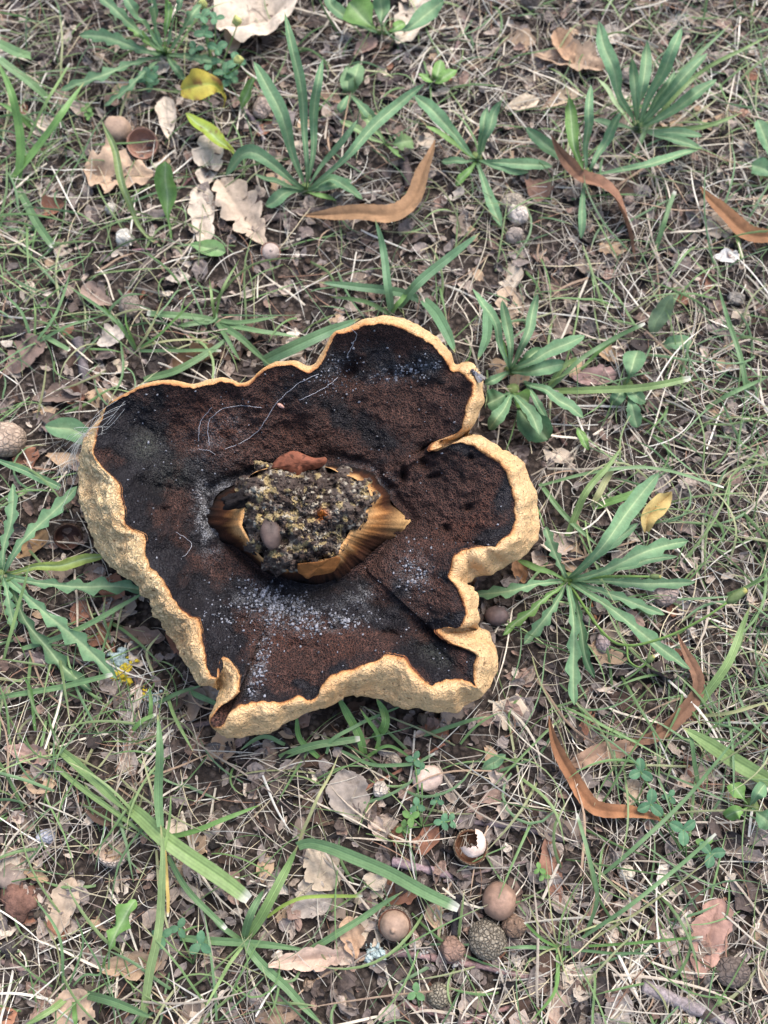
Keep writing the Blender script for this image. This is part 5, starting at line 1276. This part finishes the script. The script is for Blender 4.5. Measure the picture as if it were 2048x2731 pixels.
for i, (x, y, p) in enumerate(frame_pts(110, rs, 20)):
    nm = list(PC)[rs.choice(3, p=[.3, .4, .3])]
    o = bpy.data.objects.new('pebble', peb[(nm, int(rs.integers(3)))]); COL.objects.link(o)
    s_ = rs.uniform(.0018, .0042)
    o.location = (p[0], p[1], p[2] + s_ * .35); o.scale = (s_,) * 3; o.rotation_euler = (rs.normal(0, .3), rs.normal(0, .3), rs.uniform(0, 6.28))
    tag(o, f'tiny rounded {nm} pebble or clod in the ground litter', 'pebble', f'{nm} pebbles in the litter')

# ------------------------------------------------------------------ stuff: crumbs, dry grass, fine green grass
def scatter_area(n, rs, ext=260):
    x = rs.uniform(-ext, PW + ext, n); y = rs.uniform(-ext * .6, PH + ext, n)
    # even on the ground, not in the picture
    p = ground_pt(x, y)
    dens = (unproj(x, y, 0)[:, 1] - CAMY) ** 2 + CAM_H ** 2
    keep = rs.uniform(size=n) < dens / dens.max()
    return x[keep], y[keep], p[keep]
def crumbs(n, rs):
    x, y, p = scatter_area(n, rs)
    k = ~near_cap(p, .86); x, y, p = x[k], y[k], p[k]
    n = len(p); tmp = [scrap_mesh(300 + j) for j in range(16)]
    VV, FF, CC, off = [], [], [], 0
    pal = np.array([srgb(124, 113, 106), srgb(158, 142, 128), srgb(82, 71, 65), srgb(56, 49, 46), srgb(128, 106, 94), srgb(184, 170, 154), srgb(104, 92, 86)])
    ci = rs.choice(7, n, p=[.22, .14, .2, .16, .12, .05, .11])
    sz = rs.uniform(.0010, .0042, n) * np.where(rs.uniform(size=n) < .18, 1.8, 1)
    for i in range(n):
        V, F = tmp[i % 16]
        v = V * sz[i] * np.array([1, rs.uniform(.5, 1.2), 1]) @ rot_m(rs.normal(0, .35), rs.normal(0, .35), rs.uniform(0, 6.28)).T + p[i] + (0, 0, rs.uniform(-.0006, .0030))
        VV.append(v); FF.append(F + off); off += len(v)
        CC.append(np.tile(pal[ci[i]] * rs.uniform(.75, 1.25), (len(v), 1)))
    return np.vstack(VV), np.vstack(FF), np.vstack(CC)
rs = np.random.default_rng(21)
V, F, C = crumbs(21000, rs)
o = link('leaf_litter', new_mesh('leaf_litter', V, F, C, smooth=False), M_scrap); tag(o, 'dense brown and grey crumbs of leaf litter covering the soil', 'leaf litter', kind='stuff')

def blades(n, rs, length, width, lift, rise, pal, pp, curv, dens=None, seg_=9, tip=None, ext=260, cutfrac=0):
    x, y, p = scatter_area(n, rs, ext)
    if dens is not None:
        k = rs.uniform(size=len(x)) < dens(x, y); x, y, p = x[k], y[k], p[k]
    n = len(p)
    th = rs.uniform(0, 2 * math.pi, n)
    L = length[0] + (length[1] - length[0]) * rs.beta(1.6, 3, n)
    t = np.linspace(0, 1, seg_)
    cv = rs.normal(0, curv, n) * np.where(rs.uniform(size=n) < .2, 2.2, .6)
    a = th[:, None] + cv[:, None] * t[None] * 2 + .12 * rs.normal(size=n)[:, None] * np.sin(t * 5)[None]
    ds = (L / (seg_ - 1))[:, None]
    r0 = rs.uniform(rise[0], rise[1], n)[:, None]
    el = r0 * (1 - 1.25 * t)[None] * np.ones((n, 1))
    dx, dy, dz = np.cos(a) * np.cos(el) * ds, np.sin(a) * np.cos(el) * ds, np.sin(el) * ds
    X = p[:, 0:1] + np.cumsum(dx, 1) - dx[:, :1]; Yv = p[:, 1:2] + np.cumsum(dy, 1) - dy[:, :1]
    Z = np.cumsum(dz, 1) - dz[:, :1] + rs.uniform(lift[0], lift[1], n)[:, None]
    g = gz(X, Yv); Z = g + np.maximum(Z, .0006)
    P = np.stack([X, Yv, Z], -1)
    ok = ~near_cap(P, 1.0).any(1); P = P[ok]; n = len(P)
    T = norm(np.gradient(P, axis=1))
    s_ = norm(np.cross(T, np.array([0, -.2, 1.0])))
    roll = rs.normal(0, .5, (n, 1, 1)); Nn = np.cross(s_, T)
    s2 = s_ * np.cos(roll) + Nn * np.sin(roll)
    w = rs.uniform(width[0], width[1], n)[:, None] * np.interp(t, [0, .2, .7, 1], [.8, 1, .8, .12])[None] / 2
    crest = P + np.cross(s2, T) * (w * .35)[..., None]
    V = np.stack([P - s2 * w[..., None], crest, P + s2 * w[..., None]], 2)      # n, seg, 3, 3
    idx = np.arange(n * seg_ * 3).reshape(n, seg_, 3)
    f = np.concatenate([np.stack([idx[:, :-1, k], idx[:, :-1, k + 1], idx[:, 1:, k + 1], idx[:, 1:, k]], -1).reshape(-1, 4) for k in (0, 1)])
    pal = np.asarray(pal); c = pal[rs.choice(len(pal), n, p=pp)] * rs.uniform(.75, 1.25, (n, 1))
    C = np.repeat(np.repeat(c[:, None, None], seg_, 1), 3, 2)
    if tip is not None:
        k = (np.clip((t - .8) / .2, 0, 1)[None, :, None, None]) * (rs.uniform(size=n) < .5)[:, None, None, None]
        C = C * (1 - k) + np.asarray(tip) * k
    return V.reshape(-1, 3), f, C.reshape(-1, 3)
def g2(x, y, cx, cy, rx, ry): return np.exp(-((x - cx) / rx) ** 2 - ((y - cy) / ry) ** 2)
def dens_straw(x, y):
    d = .42 + .5 * g2(x, y, 1900, 1300, 500, 1200) + .35 * g2(x, y, 1500, 250, 700, 400) + .4 * g2(x, y, 250, 2050, 500, 260) + .3 * g2(x, y, 1800, 2650, 500, 300) + .3 * g2(x, y, 150, 350, 300, 400)
    d -= .25 * g2(x, y, 350, 900, 300, 300) + .2 * g2(x, y, 1100, 2450, 350, 300) + .22 * g2(x, y, 150, 2450, 200, 150) + .15 * g2(x, y, 800, 650, 350, 200)
    return np.clip(d, .1, 1)
def dens_green(x, y):
    d = .2 + .75 * g2(x, y, 2050, 1150, 330, 420) + .55 * g2(x, y, 60, 450, 300, 500) + .5 * g2(x, y, 2050, 1800, 300, 350) + .6 * g2(x, y, 150, 1980, 380, 260) + .35 * g2(x, y, 1950, 250, 260, 300) + .3 * g2(x, y, 250, 750, 350, 250)
    d += .35 * g2(x, y, 900, 2000, 420, 90) + .3 * g2(x, y, 1650, 1900, 300, 200) + .2 * g2(x, y, 1450, 800, 300, 200) + .25 * g2(x, y, 300, 2650, 350, 150)
    d -= .1 * g2(x, y, 1150, 2450, 400, 300)
    return np.clip(d, .04, 1)
SP = [srgb(172, 162, 146), srgb(148, 138, 126), srgb(206, 199, 184), srgb(118, 104, 94), srgb(180, 166, 136), srgb(140, 108, 88)]
rs = np.random.default_rng(31)
V, F, C = blades(26000, rs, (.010, .066), (.0002, .0007), (.0004, .005), (-.05, .3), SP, [.28, .24, .16, .14, .12, .06], .35, dens_straw)
V2, F2, C2 = blades(3200, rs, (.015, .085), (.0007, .0015), (.001, .006), (-.05, .25), [srgb(196, 184, 164), srgb(168, 154, 136), srgb(206, 198, 182), srgb(150, 126, 104)], [.35, .3, .2, .15], .2, dens_straw)
F = np.vstack([F, F2 + len(V)]); V = np.vstack([V, V2]); C = np.vstack([C, C2])
o = link('dry_grass', new_mesh('dry_grass', V, F, C), M_straw); tag(o, 'tangled pale dry grass stems matted over the soil', 'dry grass', kind='stuff')
GP = [srgb(110, 138, 84, .85), srgb(106, 134, 92, .85), srgb(130, 150, 96, .85), srgb(158, 160, 116, .85)]
V, F, C = blades(13000, rs, (.016, .075), (.0004, .0017), (.0005, .002), (.15, .95), GP, [.35, .3, .2, .15], .4, dens_green, 10, srgb(190, 180, 140))
o = link('grass', new_mesh('grass', V, F, C), M_grass); tag(o, 'thin green grass blades growing through the litter', 'grass', kind='stuff')

# ------------------------------------------------------------------ seed fluff, cobweb, fly
def fluff(label, c, tips, n=30, rpx=2.0, jit=20, zc=1.0):
    base = ground_pt(*c)
    VV, FF, off = [], [], 0
    rs = np.random.default_rng(int(c[0]))
    p0 = c if len(c) == 3 else (c[0], c[1], zc)
    b = unproj(c[0], c[1], zc / 100)
    for i in range(n):
        tx, ty, tz = tips[i % len(tips)]
        e = unproj(tx + rs.normal(0, jit), ty + rs.normal(0, jit), max(.1, tz + rs.normal(0, .3)) / 100)
        m = (b + e) / 2 + rs.normal(0, .0025, 3)
        v, f = tube(crom([b + rs.normal(0, .0008, 3), m, e], 9), rpx / 2 * PXM * .5, 3, False)
        VV.append(v); FF.append(np.array(f) + off); off += len(v)
    V = np.vstack(VV)
    return single('seed_fluff', V, np.vstack(FF), M_hair, label, 'seed fluff', b, np.tile(srgb(225, 222, 214), (len(V), 1)))
q = on_cap(232, 1150)
fluff('tuft of silky white hairs caught on the mushroom\'s left rim', (226, 1158), [(180,1240,3.4),(195,1190,4.2),(210,1270,3.4),(160,1280,2.8),(330,1085,6.6),(285,1120,6.3),(275,1150,6.2),(170,1330,2.2)], 44, 1.8, 14, q[2] * 100 + .05)
fluff('dandelion parachute of fine white hairs under the lichen twig', (375, 1985), [(340,1860,1.2),(370,1850,1.4),(330,1960,1),(300,1940,.8),(410,1900,1.2),(420,2020,.8),(340,2020,.6),(400,1960,1.2)], 40, 1.4, 18, .4)
fluff('round white seed head above the fan rosette', (1805, 55), [(1775,40,1),(1830,30,1.2),(1835,75,.8),(1780,80,.8),(1805,20,1.4)], 30, 2.0, 12, .4)
# cobweb strands lying over the pores
web = [[(560,1120),(590,1095),(640,1085),(700,1090)],[(530,1180),(535,1130),(565,1090)],[(735,1080),(690,1150),(640,1185),(600,1200)],[(530,1200),(560,1205),(575,1215)],[(735,1080),(790,1030),(850,1000)],[(940,880),(950,900),(925,955)],
       [(470,1420),(500,1440),(512,1455),(500,1480),(488,1487)],[(560,1120),(555,1150),(560,1190)],[(800,1070),(860,1040),(900,1010)]]
VV, FF, off = [], [], 0
for w_ in web:
    P = np.array([on_cap(*p_) + (0, 0, .0012) for p_ in crom([(a, b, 0) for a, b in w_], 14)[:, :2]])
    v, f = tube(P, .00013, 4, False); VV.append(v); FF.append(np.array(f) + off); off += len(v)
V = np.vstack(VV)
single('cobweb', V, np.vstack(FF), M_hair, 'thin broken cobweb strands lying over the dark pores', 'cobweb', V.mean(0) * [1, 1, 0] + [0, 0, V[:, 2].min()], np.tile(srgb(190, 190, 196), (len(V), 1)))
q = on_cap(749, 1084)
v, f = blob(2, 12, 8, .2, (.0022, .001, .0012)); v = v @ rot_m(0, .2, -.5).T + q + (0, 0, .001)
single('petal_scrap', v, f, M_dead, 'tiny pinkish seed scale caught in the cobweb', 'seed', q, np.tile(srgb(206, 160, 142), (len(v), 1)))

fp = on_cap(1266, 1002)
fly = Thing('fly', 'small black and grey spotted fly sitting on the mushroom\'s tan rim', 'fly', fp)
m_ = PXM; fa = math.radians(-52)                     # head towards the upper left, tail lower right
Rf = rot_m(0, 0, fa + math.pi)
def fpart(name, sq, ofs, colr, seed=1, rough=.06):
    v, f = blob(seed, 14, 10, rough, sq)
    v = (v + np.array(ofs)) @ Rf.T + fp
    C = np.tile(colr, (len(v), 1)) * (np.where(noise3(v, 1600, seed) > .05, 3.2, .7))[:, None]
    return fly.part(name, v, f, M_nut, np.clip(C, 0, .5))
DKF = srgb(70, 70, 74)
fpart('thorax', (.0017, .0013, .0012), (0, 0, .0020), DKF, 2)
fpart('abdomen', (.0024, .0015, .0013), (-.0033, 0, .0017), DKF, 3)
fpart('head', (.0009, .0012, .0010), (.0022, 0, .0019), srgb(60, 50, 50), 4)
for s in (-1, 1):
    pts = np.array([[-.0005, .0008 * s, .0028], [-.0025, .0018 * s, .0030], [-.0052, .0024 * s, .0027], [-.0062, .0014 * s, .0026], [-.0045, .0007 * s, .0030], [-.002, .0005 * s, .0031]])
    fly.part('wing', pts @ Rf.T + fp, [list(range(6))], M_hair, np.tile(srgb(120, 116, 112), (6, 1)))
    for k, x in enumerate((.0010, 0, -.0010)):
        P = np.array([[x, .0009 * s, .0016], [x * 2.2, .0026 * s, .0022], [x * 3.4, .0036 * s, .0001]])
        v, f = tube(crom(P, 7) @ Rf.T + fp, .00016, 5); fly.part('leg', v, f, M_nut, np.tile(srgb(26, 24, 24), (len(v), 1)))
